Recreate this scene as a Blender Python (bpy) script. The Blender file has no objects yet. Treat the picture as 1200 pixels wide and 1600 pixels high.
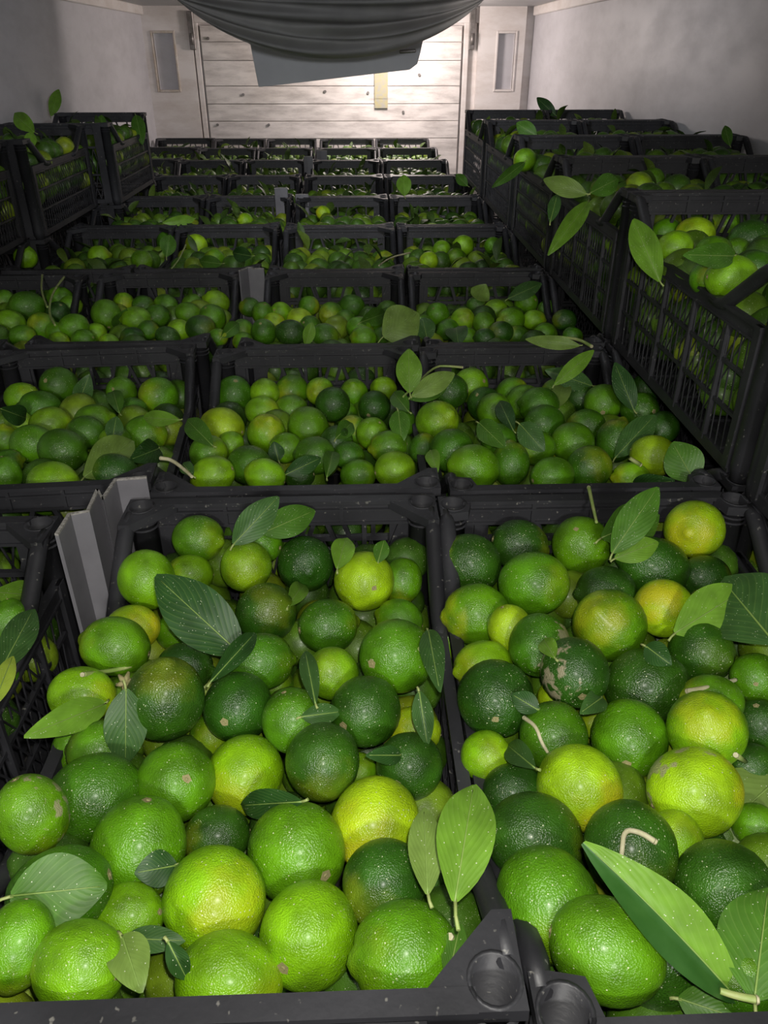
import bpy, bmesh, math, random
import numpy as np
from mathutils import Vector, Matrix
from mathutils.noise import noise as pnoise

random.seed(7)
S = bpy.context.scene
COL = S.collection
PI = math.pi
# ---------------------------------------------------------------- camera, world, light
R = 0.27                 # height of the crate rims above the truck floor
H = 0.27                 # crate height
CAMZ = R + 0.477
PITCH, YAW = math.radians(30.8), math.radians(1.93)
F = 1200.0
cam_d = bpy.data.cameras.new('camera')
cam_d.sensor_fit = 'HORIZONTAL'; cam_d.sensor_width = 36; cam_d.lens = 36; cam_d.clip_start = 0.01
cam = bpy.data.objects.new('camera', cam_d); COL.objects.link(cam)
cam.location = (0, 0, CAMZ)
cam.rotation_euler = (PI / 2 - PITCH, 0, -YAW)
S.camera = cam
ROT = cam.rotation_euler.to_matrix()
CR, CU, CF = ROT @ Vector((1, 0, 0)), ROT @ Vector((0, 1, 0)), ROT @ Vector((0, 0, -1))
CAM = Vector((0, 0, CAMZ))

S.view_settings.view_transform = 'Standard'
S.view_settings.look = 'None'
S.view_settings.gamma = 1
S.view_settings.use_curve_mapping = False
S.view_settings.exposure = 0.0

w = bpy.data.worlds.new('world'); S.world = w; w.use_nodes = True
w.node_tree.nodes['Background'].inputs[0].default_value = (0.55, 0.6, 0.7, 1)
w.node_tree.nodes['Background'].inputs[1].default_value = 0.10


def lamp(name, kind, loc, power, size, color=(1, 1, 1), aim=None, **kw):
    l = bpy.data.lights.new(name, kind); l.energy = power; l.color = color
    if kind == 'AREA':
        l.size = size
        if 'size_y' in kw:
            l.shape = 'RECTANGLE'; l.size_y = kw['size_y']
    else:
        l.shadow_soft_size = size
    o = bpy.data.objects.new(name, l); COL.objects.link(o); o.location = loc
    if aim is not None:
        o.rotation_euler = (Vector(aim) - Vector(loc)).to_track_quat('-Z', 'Y').to_euler()
    return o


lamp('phone_flash', 'POINT', CAM + CR * 0.012 + CU * 0.02, 13.5, 0.006, (1.0, 0.97, 0.9))
lamp('row_fill_light', 'POINT', (0.1, -1.4, CAMZ + 0.46), 78, 0.10, (1.0, 0.98, 0.94))  # added unseen fill behind the camera, evens out flash falloff over the rows
lamp('rear_cabin_lamp', 'POINT', (0.24, 5.3, CAMZ + 0.08), 27, 0.09, (1.0, 0.87, 0.82))
rl = lamp('wall_fill_light', 'SPOT', (-0.08, 1.7, CAMZ + 0.215), 58, 0.12, (0.93, 0.95, 1.0), aim=(-0.08, 5.8, CAMZ + 0.85))  # added fill spot above the view, brightens walls, bulkhead and hanging sheet
rl.data.spot_size = math.radians(132); rl.data.spot_blend = 1.0


# ---------------------------------------------------------------- helpers
def ray(px, py):
    return (CF + CR * ((px - 600) / F) + CU * ((800 - py) / F))      # unnormalised: t is the depth along the view axis


def P(px, py, z):
    """world point on height z seen at the photograph's pixel"""
    r = ray(px, py)
    return CAM + r * ((z - CAMZ) / r.z)


def PY(px, py, y):
    r = ray(px, py)
    return CAM + r * (y / r.y)


def pix(p):
    d = Vector(p) - CAM
    t = d.dot(CF)
    return 600 + F * d.dot(CR) / t, 800 - F * d.dot(CU) / t, t


def mat(name, build):
    m = bpy.data.materials.new(name); m.use_nodes = True
    nt = m.node_tree
    b = nt.nodes['Principled BSDF']
    build(nt, b, lambda t, **k: node(nt, t, **k), nt.links.new)
    return m


def node(nt, t, **k):
    n = nt.nodes.new(t)
    for a, v in k.items():
        if a.startswith('i_'):
            n.inputs[int(a[2:]) if a[2:].isdigit() else a[2:]].default_value = v
        else:
            setattr(n, a, v)
    return n


def ramp(nt, stops):
    n = nt.nodes.new('ShaderNodeValToRGB')
    e = n.color_ramp.elements
    while len(e) < len(stops):
        e.new(0.5)
    for el, (p, c) in zip(e, stops):
        el.position = p; el.color = c if len(c) == 4 else (*c, 1)
    return n


def link(name, me, m=None, parent=None):
    if m is not None:
        me.materials.append(m)
    o = bpy.data.objects.new(name, me); COL.objects.link(o)
    if parent is not None:
        o.parent = parent
    return o


def tag(o, label=None, cat=None, group=None, kind=None):
    if label: o['label'] = label
    if cat: o['category'] = cat
    if group: o['group'] = group
    if kind: o['kind'] = kind
    return o


def empty(name, loc=(0, 0, 0), rz=0.0):
    o = bpy.data.objects.new(name, None); COL.objects.link(o)
    o.location = loc; o.rotation_euler = (0, 0, rz); o.empty_display_size = 0.05
    return o


class MB:
    """a bmesh that collects bars, boxes and tubes into one mesh"""
    def __init__(s): s.bm = bmesh.new()

    def box(s, a, b):
        x0, y0, z0 = a; x1, y1, z1 = b
        v = [s.bm.verts.new(p) for p in ((x0, y0, z0), (x1, y0, z0), (x1, y1, z0), (x0, y1, z0), (x0, y0, z1), (x1, y0, z1), (x1, y1, z1), (x0, y1, z1))]
        for f in ((3, 2, 1, 0), (4, 5, 6, 7), (0, 1, 5, 4), (1, 2, 6, 5), (2, 3, 7, 6), (3, 0, 4, 7)):
            s.bm.faces.new([v[i] for i in f])
        return s

    def bar(s, p, q, wd, ht, side=None):
        """bar of section wd x ht from p to q; side is the direction of wd"""
        p, q = Vector(p), Vector(q)
        d = (q - p).normalized()
        a = Vector(side) if side is not None else d.cross(Vector((0, 0, 1)))
        if a.length < 1e-6: a = Vector((1, 0, 0))
        a = (a - d * a.dot(d)).normalized(); b = d.cross(a)
        vs = []
        for c in (p, q):
            for i, j in ((-1, -1), (1, -1), (1, 1), (-1, 1)):
                vs.append(s.bm.verts.new(c + a * (i * wd / 2) + b * (j * ht / 2)))
        for f in ((3, 2, 1, 0), (4, 5, 6, 7), (0, 1, 5, 4), (1, 2, 6, 5), (2, 3, 7, 6), (3, 0, 4, 7)):
            s.bm.faces.new([vs[i] for i in f])
        return s

    def tube(s, pts, r, n=8, cap=True, close=None):
        """round tube through pts, radius r (number or list)"""
        pts = [Vector(p) for p in pts]
        rings = []
        rr = r if isinstance(r, (list, tuple)) else [r] * len(pts)
        up = None
        for i, p in enumerate(pts):
            d = (pts[min(i + 1, len(pts) - 1)] - pts[max(i - 1, 0)]).normalized()
            if up is None:
                up = d.orthogonal().normalized()
            up = (up - d * up.dot(d)).normalized(); b = d.cross(up)
            rings.append([s.bm.verts.new(p + (up * math.cos(2 * PI * k / n) + b * math.sin(2 * PI * k / n)) * rr[i]) for k in range(n)])
        for a, b in zip(rings, rings[1:]):
            for k in range(n):
                f = s.bm.faces.new((a[k], a[(k + 1) % n], b[(k + 1) % n], b[k])); f.smooth = True
        if cap:
            s.bm.faces.new(rings[0][::-1]); s.bm.faces.new(rings[-1])
        return s

    def mesh(s, name, bevel=0.0):
        if bevel:
            bmesh.ops.bevel(s.bm, geom=list(s.bm.edges), offset=bevel, segments=1, affect='EDGES', clamp_overlap=True)
        bmesh.ops.recalc_face_normals(s.bm, faces=s.bm.faces)
        me = bpy.data.meshes.new(name); s.bm.to_mesh(me); s.bm.free()
        return me

    def build(s, name, m, parent=None, bevel=0.0):
        return link(name, s.mesh(name, bevel), m, parent)


# ---------------------------------------------------------------- materials
def _black(nt, b, N, L):
    tc = N('ShaderNodeTexCoord')
    n = N('ShaderNodeTexNoise', i_Scale=9.0, i_Detail=5.0); L(tc.outputs['Object'], n.inputs['Vector'])
    r = ramp(nt, [(0.35, (0.018, 0.018, 0.021)), (0.75, (0.040, 0.040, 0.046))]); L(n.outputs[0], r.inputs[0])
    v = N('ShaderNodeTexNoise', i_Scale=170.0, i_Detail=2.0); L(tc.outputs['Object'], v.inputs['Vector'])
    r2 = ramp(nt, [(0.68, (0, 0, 0)), (0.76, (1, 1, 1))]); L(v.outputs[0], r2.inputs[0])
    mx = N('ShaderNodeMix', data_type='RGBA'); L(r2.outputs[0], mx.inputs[0]); L(r.outputs[0], mx.inputs[6]); mx.inputs[7].default_value = (0.16, 0.155, 0.14, 1)
    L(mx.outputs[2], b.inputs['Base Color'])
    rr = N('ShaderNodeMapRange', i_3=0.38, i_4=0.62); L(n.outputs[0], rr.inputs[0]); L(rr.outputs[0], b.inputs['Roughness'])
    bp = N('ShaderNodeBump', i_Strength=0.25, i_Distance=0.001); L(v.outputs[0], bp.inputs['Height']); L(bp.outputs[0], b.inputs['Normal'])
M_BLACK = mat('black_plastic', _black)


def _peel(scar=False, island=False):
    def f(nt, b, N, L):
        tc = N('ShaderNodeTexCoord'); oi = N('ShaderNodeObjectInfo')
        geo = N('ShaderNodeNewGeometry')
        vec = N('ShaderNodeVectorMath', operation='ADD'); L(tc.outputs['Object'], vec.inputs[0])
        sc = 33.0 if island else 1.0
        off = N('ShaderNodeVectorMath', operation='SCALE'); off.inputs[3].default_value = 37.0
        comb = N('ShaderNodeCombineXYZ'); rnd = geo.outputs['Random Per Island'] if island else oi.outputs['Random']
        L(rnd, comb.inputs[0]); L(rnd, comb.inputs[1]); L(comb.outputs[0], off.inputs[0]); L(off.outputs[0], vec.inputs[1])
        base = vec.outputs[0]
        if island:
            scl = N('ShaderNodeVectorMath', operation='SCALE'); scl.inputs[3].default_value = sc
            L(tc.outputs['Object'], scl.inputs[0]); base = scl.outputs[0]
            cr = ramp(nt, [(0.0, (0.022, 0.066, 0.004)), (0.45, (0.052, 0.135, 0.005)), (0.8, (0.11, 0.21, 0.006)), (1.0, (0.24, 0.31, 0.010))])
            L(rnd, cr.inputs[0]); colo = cr.outputs[0]
        else:
            colo = oi.outputs['Color']
        n1 = N('ShaderNodeTexNoise', i_Scale=1.3, i_Detail=3.0); L(base, n1.inputs['Vector'])
        mr = N('ShaderNodeMapRange', i_1=0.3, i_2=0.7, i_3=0.62, i_4=1.35); L(n1.outputs[0], mr.inputs[0])
        mul = N('ShaderNodeVectorMath', operation='SCALE'); L(colo, mul.inputs[0]); L(mr.outputs[0], mul.inputs[3])
        cur = mul.outputs[0]
        if not island:            # pale blush on the blossom end
            sep = N('ShaderNodeSeparateXYZ'); L(tc.outputs['Object'], sep.inputs[0])
            n2 = N('ShaderNodeTexNoise', i_Scale=1.6, i_Detail=2.0); L(base, n2.inputs['Vector'])
            ad = N('ShaderNodeMath', operation='MULTIPLY_ADD'); L(n2.outputs[0], ad.inputs[0]); ad.inputs[1].default_value = 1.3; L(sep.outputs[0], ad.inputs[2])
            mr2 = N('ShaderNodeMapRange', i_1=0.95, i_2=1.75, i_3=0.0, i_4=1.0, interpolation_type='SMOOTHSTEP'); L(ad.outputs[0], mr2.inputs[0])
            al = N('ShaderNodeMath', operation='MULTIPLY'); L(mr2.outputs[0], al.inputs[0]); L(oi.outputs['Alpha'], al.inputs[1])
            mx = N('ShaderNodeMix', data_type='RGBA'); L(al.outputs[0], mx.inputs[0]); L(cur, mx.inputs[6]); mx.inputs[7].default_value = (0.52, 0.52, 0.014, 1)
            cur = mx.outputs[2]
        # oil glands
        vg = N('ShaderNodeTexVoronoi', i_Scale=26.0); L(base, vg.inputs['Vector'])
        # whitish specks and water marks
        vs = N('ShaderNodeTexVoronoi', i_Scale=9.0); L(base, vs.inputs['Vector'])
        lt = N('ShaderNodeMapRange', i_1=0.10, i_2=0.16, i_3=1.0, i_4=0.0); L(vs.outputs['Distance'], lt.inputs[0])
        sx = N('ShaderNodeSeparateXYZ'); L(vs.outputs['Color'], sx.inputs[0])
        n3 = N('ShaderNodeTexNoise', i_Scale=1.1, i_Detail=2.0); L(base, n3.inputs['Vector'])
        thr = N('ShaderNodeMapRange', i_1=0.4, i_2=0.65, i_3=0.85, i_4=0.25); L(n3.outputs[0], thr.inputs[0])
        gt = N('ShaderNodeMath', operation='GREATER_THAN'); L(sx.outputs[0], gt.inputs[0]); L(thr.outputs[0], gt.inputs[1])
        sp = N('ShaderNodeMath', operation='MULTIPLY'); L(lt.outputs[0], sp.inputs[0]); L(gt.outputs[0], sp.inputs[1])
        vs2 = N('ShaderNodeTexVoronoi', i_Scale=24.0); L(base, vs2.inputs['Vector'])
        lt2 = N('ShaderNodeMapRange', i_1=0.12, i_2=0.2, i_3=0.8, i_4=0.0); L(vs2.outputs['Distance'], lt2.inputs[0])
        sx2 = N('ShaderNodeSeparateXYZ'); L(vs2.outputs['Color'], sx2.inputs[0])
        thr2 = N('ShaderNodeMapRange', i_1=0.42, i_2=0.66, i_3=0.92, i_4=0.35); L(n3.outputs[0], thr2.inputs[0])
        gt2 = N('ShaderNodeMath', operation='GREATER_THAN'); L(sx2.outputs[0], gt2.inputs[0]); L(thr2.outputs[0], gt2.inputs[1])
        sp2 = N('ShaderNodeMath', operation='MULTIPLY'); L(lt2.outputs[0], sp2.inputs[0]); L(gt2.outputs[0], sp2.inputs[1])
        mxs = N('ShaderNodeMath', operation='MAXIMUM'); L(sp.outputs[0], mxs.inputs[0]); L(sp2.outputs[0], mxs.inputs[1])
        # dull residue film
        n4 = N('ShaderNodeTexNoise', i_Scale=2.2, i_Detail=6.0, i_Roughness=0.7); L(base, n4.inputs['Vector'])
        fm = N('ShaderNodeMapRange', i_1=0.6, i_2=0.8, i_3=0.0, i_4=0.07); L(n4.outputs[0], fm.inputs[0])
        mxf = N('ShaderNodeMix', data_type='RGBA'); L(fm.outputs[0], mxf.inputs[0]); L(cur, mxf.inputs[6]); mxf.inputs[7].default_value = (0.42, 0.5, 0.38, 1)
        cur = mxf.outputs[2]
        mx2 = N('ShaderNodeMix', data_type='RGBA'); L(mxs.outputs[0], mx2.inputs[0]); L(cur, mx2.inputs[6]); mx2.inputs[7].default_value = (0.62, 0.68, 0.42, 1)
        cur = mx2.outputs[2]
        if scar:
            n5 = N('ShaderNodeTexNoise', i_Scale=2.4, i_Detail=6.0); L(base, n5.inputs['Vector'])
            sep2 = N('ShaderNodeSeparateXYZ'); L(tc.outputs['Object'], sep2.inputs[0])
            ad2 = N('ShaderNodeMath', operation='MULTIPLY_ADD'); L(sep2.outputs[1], ad2.inputs[0]); ad2.inputs[1].default_value = 0.25; L(n5.outputs[0], ad2.inputs[2])
            ms = N('ShaderNodeMapRange', i_1=0.66, i_2=0.71, i_3=0.0, i_4=0.75); L(ad2.outputs[0], ms.inputs[0])
            mx3 = N('ShaderNodeMix', data_type='RGBA'); L(ms.outputs[0], mx3.inputs[0]); L(cur, mx3.inputs[6]); mx3.inputs[7].default_value = (0.36, 0.31, 0.20, 1)
            cur = mx3.outputs[2]
        L(cur, b.inputs['Base Color'])
        b.inputs['Roughness'].default_value = 0.33
        b.inputs['Specular IOR Level'].default_value = 0.5
        b.inputs['Coat Weight'].default_value = 0.12; b.inputs['Coat Roughness'].default_value = 0.22
        b.inputs['Subsurface Weight'].default_value = 0.0
        bp = N('ShaderNodeBump', i_Strength=0.22, i_Distance=0.03 if not island else 0.001); L(vg.outputs['Distance'], bp.inputs['Height'])
        bp2 = N('ShaderNodeBump', i_Strength=0.12, i_Distance=0.05 if not island else 0.001); L(n4.outputs[0], bp2.inputs['Height']); L(bp.outputs[0], bp2.inputs['Normal'])
        L(bp2.outputs[0], b.inputs['Normal'])
    return f
M_PEEL = mat('lime_peel', _peel())
M_SCAR = mat('lime_peel_scarred', _peel(scar=True))
M_HEAP = mat('lime_peel_heap', _peel(island=True))
M_HEAP.node_tree.nodes['Principled BSDF'].inputs['Roughness'].default_value = 0.5


def _leaf(island=False):
    def f(nt, b, N, L):
        uv = N('ShaderNodeUVMap'); oi = N('ShaderNodeObjectInfo'); geo = N('ShaderNodeNewGeometry'); tc = N('ShaderNodeTexCoord')
        if island:
            cr = ramp(nt, [(0.0, (0.020, 0.050, 0.006)), (0.6, (0.050, 0.095, 0.010)), (1.0, (0.11, 0.17, 0.02))])
            L(geo.outputs['Random Per Island'], cr.inputs[0]); c = cr.outputs[0]
        else:
            c = oi.outputs['Color']
        sep = N('ShaderNodeSeparateXYZ'); L(uv.outputs[0], sep.inputs[0])
        ab = N('ShaderNodeMath', operation='SUBTRACT', i_1=0.5); L(sep.outputs[0], ab.inputs[0])
        ab2 = N('ShaderNodeMath', operation='ABSOLUTE'); L(ab.outputs[0], ab2.inputs[0])
        ma = N('ShaderNodeMath', operation='MULTIPLY_ADD', i_1=-0.9); L(ab2.outputs[0], ma.inputs[0]); L(sep.outputs[1], ma.inputs[2])
        mm = N('ShaderNodeMath', operation='MULTIPLY', i_1=60.0); L(ma.outputs[0], mm.inputs[0])
        si = N('ShaderNodeMath', operation='SINE'); L(mm.outputs[0], si.inputs[0])
        vn = N('ShaderNodeMapRange', i_1=0.80, i_2=1.0, i_3=0.0, i_4=0.16); L(si.outputs[0], vn.inputs[0])
        mx = N('ShaderNodeMix', data_type='RGBA'); L(vn.outputs[0], mx.inputs[0]); L(c, mx.inputs[6]); mx.inputs[7].default_value = (0.22, 0.34, 0.08, 1)
        n = N('ShaderNodeTexNoise', i_Scale=38.0, i_Detail=3.0); L(tc.outputs['Object'], n.inputs['Vector'])
        mr = N('ShaderNodeMapRange', i_1=0.3, i_2=0.7, i_3=0.75, i_4=1.25); L(n.outputs[0], mr.inputs[0])
        mul = N('ShaderNodeVectorMath', operation='SCALE'); L(mx.outputs[2], mul.inputs[0]); L(mr.outputs[0], mul.inputs[3])
        # specks of dried spray
        vo = N('ShaderNodeTexVoronoi', i_Scale=420.0); L(tc.outputs['Object'], vo.inputs['Vector'])
        sx = N('ShaderNodeSeparateXYZ'); L(vo.outputs['Color'], sx.inputs[0])
        g = N('ShaderNodeMath', operation='GREATER_THAN', i_1=0.72); L(sx.outputs[0], g.inputs[0])
        lt = N('ShaderNodeMath', operation='LESS_THAN', i_1=0.16); L(vo.outputs['Distance'], lt.inputs[0])
        pr = N('ShaderNodeMath', operation='MULTIPLY'); L(g.outputs[0], pr.inputs[0]); L(lt.outputs[0], pr.inputs[1])
        mx2 = N('ShaderNodeMix', data_type='RGBA'); L(pr.outputs[0], mx2.inputs[0]); L(mul.outputs[0], mx2.inputs[6]); mx2.inputs[7].default_value = (0.5, 0.55, 0.4, 1)
        L(mx2.outputs[2], b.inputs['Base Color'])
        b.inputs['Roughness'].default_value = 0.5; b.inputs['Specular IOR Level'].default_value = 0.35
        bp = N('ShaderNodeBump', i_Strength=0.10, i_Distance=0.0006); L(si.outputs[0], bp.inputs['Height']); L(bp.outputs[0], b.inputs['Normal'])
    return f
M_LEAF = mat('citrus_leaf', _leaf())
M_LEAFHEAP = mat('citrus_leaf_litter', _leaf(True))


def plain(name, c, rough=0.5, c2=None, scale=8.0, metal=0.0, bump=0.0):
    def f(nt, b, N, L):
        tc = N('ShaderNodeTexCoord')
        n = N('ShaderNodeTexNoise', i_Scale=scale, i_Detail=6.0, i_Roughness=0.6); L(tc.outputs['Object'], n.inputs['Vector'])
        r = ramp(nt, [(0.35, c), (0.7, c2 or tuple(x * 0.8 for x in c))]); L(n.outputs[0], r.inputs[0])
        L(r.outputs[0], b.inputs['Base Color']); b.inputs['Roughness'].default_value = rough; b.inputs['Metallic'].default_value = metal
        if bump:
            bp = N('ShaderNodeBump', i_Strength=bump, i_Distance=0.002); L(n.outputs[0], bp.inputs['Height']); L(bp.outputs[0], b.inputs['Normal'])
    return mat(name, f)


M_STEM = plain('green_stem', (0.22, 0.34, 0.07), 0.5, (0.38, 0.40, 0.16), 60)
M_RIB = plain('leaf_midrib', (0.17, 0.28, 0.05), 0.45, (0.25, 0.36, 0.10), 40)
M_CUT = plain('cut_wood', (0.60, 0.56, 0.38), 0.7, (0.42, 0.40, 0.20), 90)
M_CALYX = plain('dry_calyx', (0.36, 0.27, 0.15), 0.8, (0.20, 0.24, 0.07), 50)
M_GREY = plain('grey_corrugated_plastic', (0.20, 0.195, 0.21), 0.5, (0.15, 0.145, 0.16), 14, bump=0.2)
M_GREYEDGE = plain('cut_plastic_edge', (0.42, 0.40, 0.37), 0.8, (0.12, 0.11, 0.10), 260)


def _wall(c, dirt, rough, stain=0.35, sc=2.0, stretch=(1, 1, 1)):
    def f(nt, b, N, L):
        tc = N('ShaderNodeTexCoord'); mp = N('ShaderNodeMapping'); mp.inputs['Scale'].default_value = stretch
        L(tc.outputs['Object'], mp.inputs[0])
        n = N('ShaderNodeTexNoise', i_Scale=sc, i_Detail=8.0, i_Roughness=0.65); L(mp.outputs[0], n.inputs['Vector'])
        r = ramp(nt, [(0.42, (0, 0, 0)), (0.75, (1, 1, 1))]); L(n.outputs[0], r.inputs[0])
        m_ = N('ShaderNodeMath', operation='MULTIPLY', i_1=stain); L(r.outputs[0], m_.inputs[0])
        mx = N('ShaderNodeMix', data_type='RGBA'); L(m_.outputs[0], mx.inputs[0]); mx.inputs[6].default_value = (*c, 1); mx.inputs[7].default_value = (*dirt, 1)
        L(mx.outputs[2], b.inputs['Base Color'])
        rr = N('ShaderNodeMapRange', i_3=rough - 0.1, i_4=rough + 0.15); L(n.outputs[0], rr.inputs[0]); L(rr.outputs[0], b.inputs['Roughness'])
    return f
M_WALL_L = mat('painted_side_wall', _wall((0.56, 0.55, 0.58), (0.30, 0.29, 0.30), 0.5, 0.4, 3.0, (1, 1, 2.5)))
M_WALL_B = mat('white_bulkhead', _wall((0.74, 0.70, 0.68), (0.38, 0.30, 0.24), 0.42, 0.5, 4.0, (1.0, 1, 3)))
M_BOARD = mat('scuffed_white_board', _wall((0.76, 0.72, 0.69), (0.24, 0.21, 0.20), 0.33, 0.75, 5.0, (1.0, 1, 4.5)))
M_FLOOR = mat('truck_floor', _wall((0.05, 0.045, 0.04), (0.02, 0.02, 0.02), 0.7, 0.8, 5))
M_CEIL = mat('ceiling_panel', _wall((0.42, 0.42, 0.43), (0.28, 0.27, 0.26), 0.5, 0.5, 2))
M_RUST = plain('rust_stain_frame', (0.46, 0.38, 0.30), 0.6, (0.62, 0.58, 0.54), 22)
M_HINGE = plain('dull_hinge_metal', (0.16, 0.15, 0.14), 0.45, (0.30, 0.28, 0.27), 30, metal=0.6)
M_STRAP = plain('faded_strap', (0.42, 0.38, 0.20), 0.7, (0.34, 0.34, 0.32), 40)


def _sheet(nt, b, N, L):
    tc = N('ShaderNodeTexCoord')
    n = N('ShaderNodeTexNoise', i_Scale=6.0, i_Detail=4.0); L(tc.outputs['Object'], n.inputs['Vector'])
    r = ramp(nt, [(0.3, (0.26, 0.26, 0.26)), (0.7, (0.38, 0.38, 0.37))]); L(n.outputs[0], r.inputs[0]); L(r.outputs[0], b.inputs['Base Color'])
    b.inputs['Roughness'].default_value = 0.55
    tr = N('ShaderNodeBsdfTranslucent'); tr.inputs[0].default_value = (0.5, 0.5, 0.49, 1)
    mx = N('ShaderNodeMixShader', i_0=0.35)
    out = nt.nodes['Material Output']
    L(b.outputs[0], mx.inputs[1]); L(tr.outputs[0], mx.inputs[2]); L(mx.outputs[0], out.inputs['Surface'])
M_SHEET = mat('grey_plastic_sheeting', _sheet)
M_PANEL = plain('pale_grey_panel', (0.62, 0.63, 0.66), 0.6, (0.55, 0.56, 0.59), 5)

# ---------------------------------------------------------------- the truck body
XL, XR, YB, ZC = -1.34, 1.17, 5.86, CAMZ + 0.262


def struct(name, b, m, bevel=0.0):
    o = b.build(name, m, None, bevel); o['kind'] = 'structure'; return o


struct('floor', MB().box((XL, -0.4, -0.04), (XR, YB, 0.0)), M_FLOOR)
struct('ceiling', MB().box((XL, -0.4, ZC), (XR, YB, ZC + 0.04)), M_CEIL)
struct('wall_left', MB().box((XL - 0.04, -0.4, -0.04), (XL, YB, ZC + 0.04)), M_WALL_L)
struct('wall_right', MB().box((XR, -0.4, -0.04), (XR + 0.04, YB, ZC + 0.04)), M_WALL_L)
wb = struct('wall_back', MB().box((XL - 0.04, YB, -0.04), (XR + 0.04, YB + 0.04, ZC + 0.04)), M_WALL_B)


def framed(name, cx, wdt, z0, z1, px0, px1, pz0, pz1, mfr):
    """corner panel of the bulkhead with a recessed upright frame"""
    y = YB - 0.05
    rt = empty(name, (0, 0, 0)); rt['kind'] = 'structure'
    a, c = cx - wdt / 2, cx + wdt / 2
    b = MB()
    b.box((a, y, z0), (px0, YB, z1)); b.box((px1, y, z0), (c, YB, z1))
    b.box((px0, y, pz1), (px1, YB, z1)); b.box((px0, y, z0), (px1, YB, pz0))
    b.build('panel', M_WALL_B, rt)
    MB().box((px0, YB - 0.018, pz0), (px1, YB - 0.001, pz1)).build('recessed_panel', M_WALL_L, rt)
    f = MB(); t = 0.014; yy = y - 0.008
    for p, q in (((px0 - t, pz0 - t), (px0, pz1 + t)), ((px1, pz0 - t), (px1 + t, pz1 + t)), ((px0, pz1), (px1, pz1 + t)), ((px0, pz0 - t), (px1, pz0))):
        f.box((p[0], yy, p[1]), (q[0], y + 0.02, q[1]))
    f.build('recess_frame', mfr, rt, 0.003)
    return rt


def X(px, py=90): return PY(px, py, YB - 0.05).x
def Z(py, px=520): return PY(px, py, YB - 0.05).z


framed('trim_1', (X(226) + X(303)) / 2, X(303) - X(226), 0, ZC, X(243), X(274), Z(140), Z(52), M_RUST)
framed('trim_2', (X(746) + X(818)) / 2, X(818) - X(746), 0, ZC, X(777), X(803), Z(140), Z(52), M_WALL_B)
for k, (a, c) in enumerate(((305, 313), (724, 732))):
    struct('trim_%d' % (k + 3), MB().box((X(a), YB - 0.04, 0), (X(c), YB, ZC)), M_WALL_B, 0.003)
struct('trim_5', MB().box((X(303), YB - 0.045, Z(36)), (X(746), YB, ZC - 0.002)), M_WALL_B, 0.004)
struct('trim_6', MB().box((XR - 0.02, 2.0, ZC - 0.05), (XR, YB - 0.05, ZC)), M_WALL_B, 0.004)
struct('trim_7', MB().box((XL, 2.0, ZC - 0.05), (XL + 0.02, YB - 0.05, ZC)), M_WALL_B, 0.004)
dr = empty('door_1', (0, 0, 0)); dr['kind'] = 'structure'
zs = [Z(40), Z(66), Z(95), Z(135), Z(163), Z(190), 0.25, 0.02]
for k, (a, b_) in enumerate(zip(zs, zs[1:])):
    MB().box((X(316), YB - 0.034 - 0.002 * (k % 2), b_ + 0.003), (X(721), YB - 0.012, a)).build('board', M_BOARD, dr, 0.002)
for (px, p0, p1) in ((306, 18, 78), (737, 12, 78)):
    hb = MB().box((X(px) - 0.026, YB - 0.075, Z(p1)), (X(px) + 0.012, YB - 0.045, Z(p0))).build('hinge', M_HINGE, dr, 0.004)
    MB().tube([(X(px) - 0.006, YB - 0.082, Z(p1 - 8)), (X(px) - 0.006, YB - 0.082, Z(p1 - 26))], 0.011).build('hinge_pin', M_HINGE, hb)
for (px, py) in ((325, 60), (380, 148), (340, 195), (420, 195), (508, 143), (575, 145), (630, 175), (655, 117)):
    q = PY(px, py, YB - 0.04)
    MB().tube([(q.x, YB - 0.046, q.z), (q.x, YB - 0.034, q.z)], 0.009, 8).build('rivet', M_HINGE, dr)
st = MB()
x0, x1 = X(585), X(606)
for k in range(10):
    za, zb_ = ZC - 0.01 - (ZC - 0.01 - Z(169)) * k / 10, ZC - 0.01 - (ZC - 0.01 - Z(169)) * (k + 1) / 10
    st.box((x0, YB - 0.052 - 0.004 * math.sin(k), zb_), (x1, YB - 0.046 - 0.004 * math.sin(k), za))
tag(st.build('cargo_strap', M_STRAP), 'faded yellow-grey strap hanging down the middle of the white back bulkhead', 'strap')

# hanging sheeting, folds that follow the sag
NU, NV = 56, 34
verts, faces = [], []
for j in range(NV + 1):
    v = j / NV
    for i in range(NU + 1):
        u = i / NU; s = 2 * u - 1
        xx = -0.10 + s * (0.80 - 0.06 * v)
        prof = max(0.0, 1 - abs(s) ** 2.1)
        zz = ZC - 0.004 - v * 0.285 * prof ** 0.8
        fold = math.sin(v * 26 + 1.3 * math.sin(3 * u + 1)) * 0.020 + math.sin(v * 11 + 4 * u) * 0.03
        yy = 4.25 + 0.16 * v * prof + fold * (0.3 + prof) + 0.01 * pnoise(Vector((u * 8, v * 9, 0)))
        zz += 0.008 * math.sin(v * 26 + 1.3 * math.sin(3 * u + 1)) * prof * min(1, 6 * v)
        verts.append((xx, yy, zz))
for j in range(NV):
    for i in range(NU):
        a = j * (NU + 1) + i
        faces.append((a, a + 1, a + NU + 2, a + NU + 1))
me = bpy.data.meshes.new('hanging_sheet'); me.from_pydata(verts, [], faces)
for p in me.polygons: p.use_smooth = True
tag(link('hanging_sheet', me, M_SHEET), 'grey plastic sheeting sagging in folds from the truck ceiling', 'sheet')
pan = empty('ceiling_panel', (0, 4.75, CAMZ))
pts = [(372, -8), (376, 55), (392, 70), (397, 100), (404, 136), (425, 134), (640, 109), (652, 100), (657, 82), (662, 58), (668, -8)]
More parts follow.
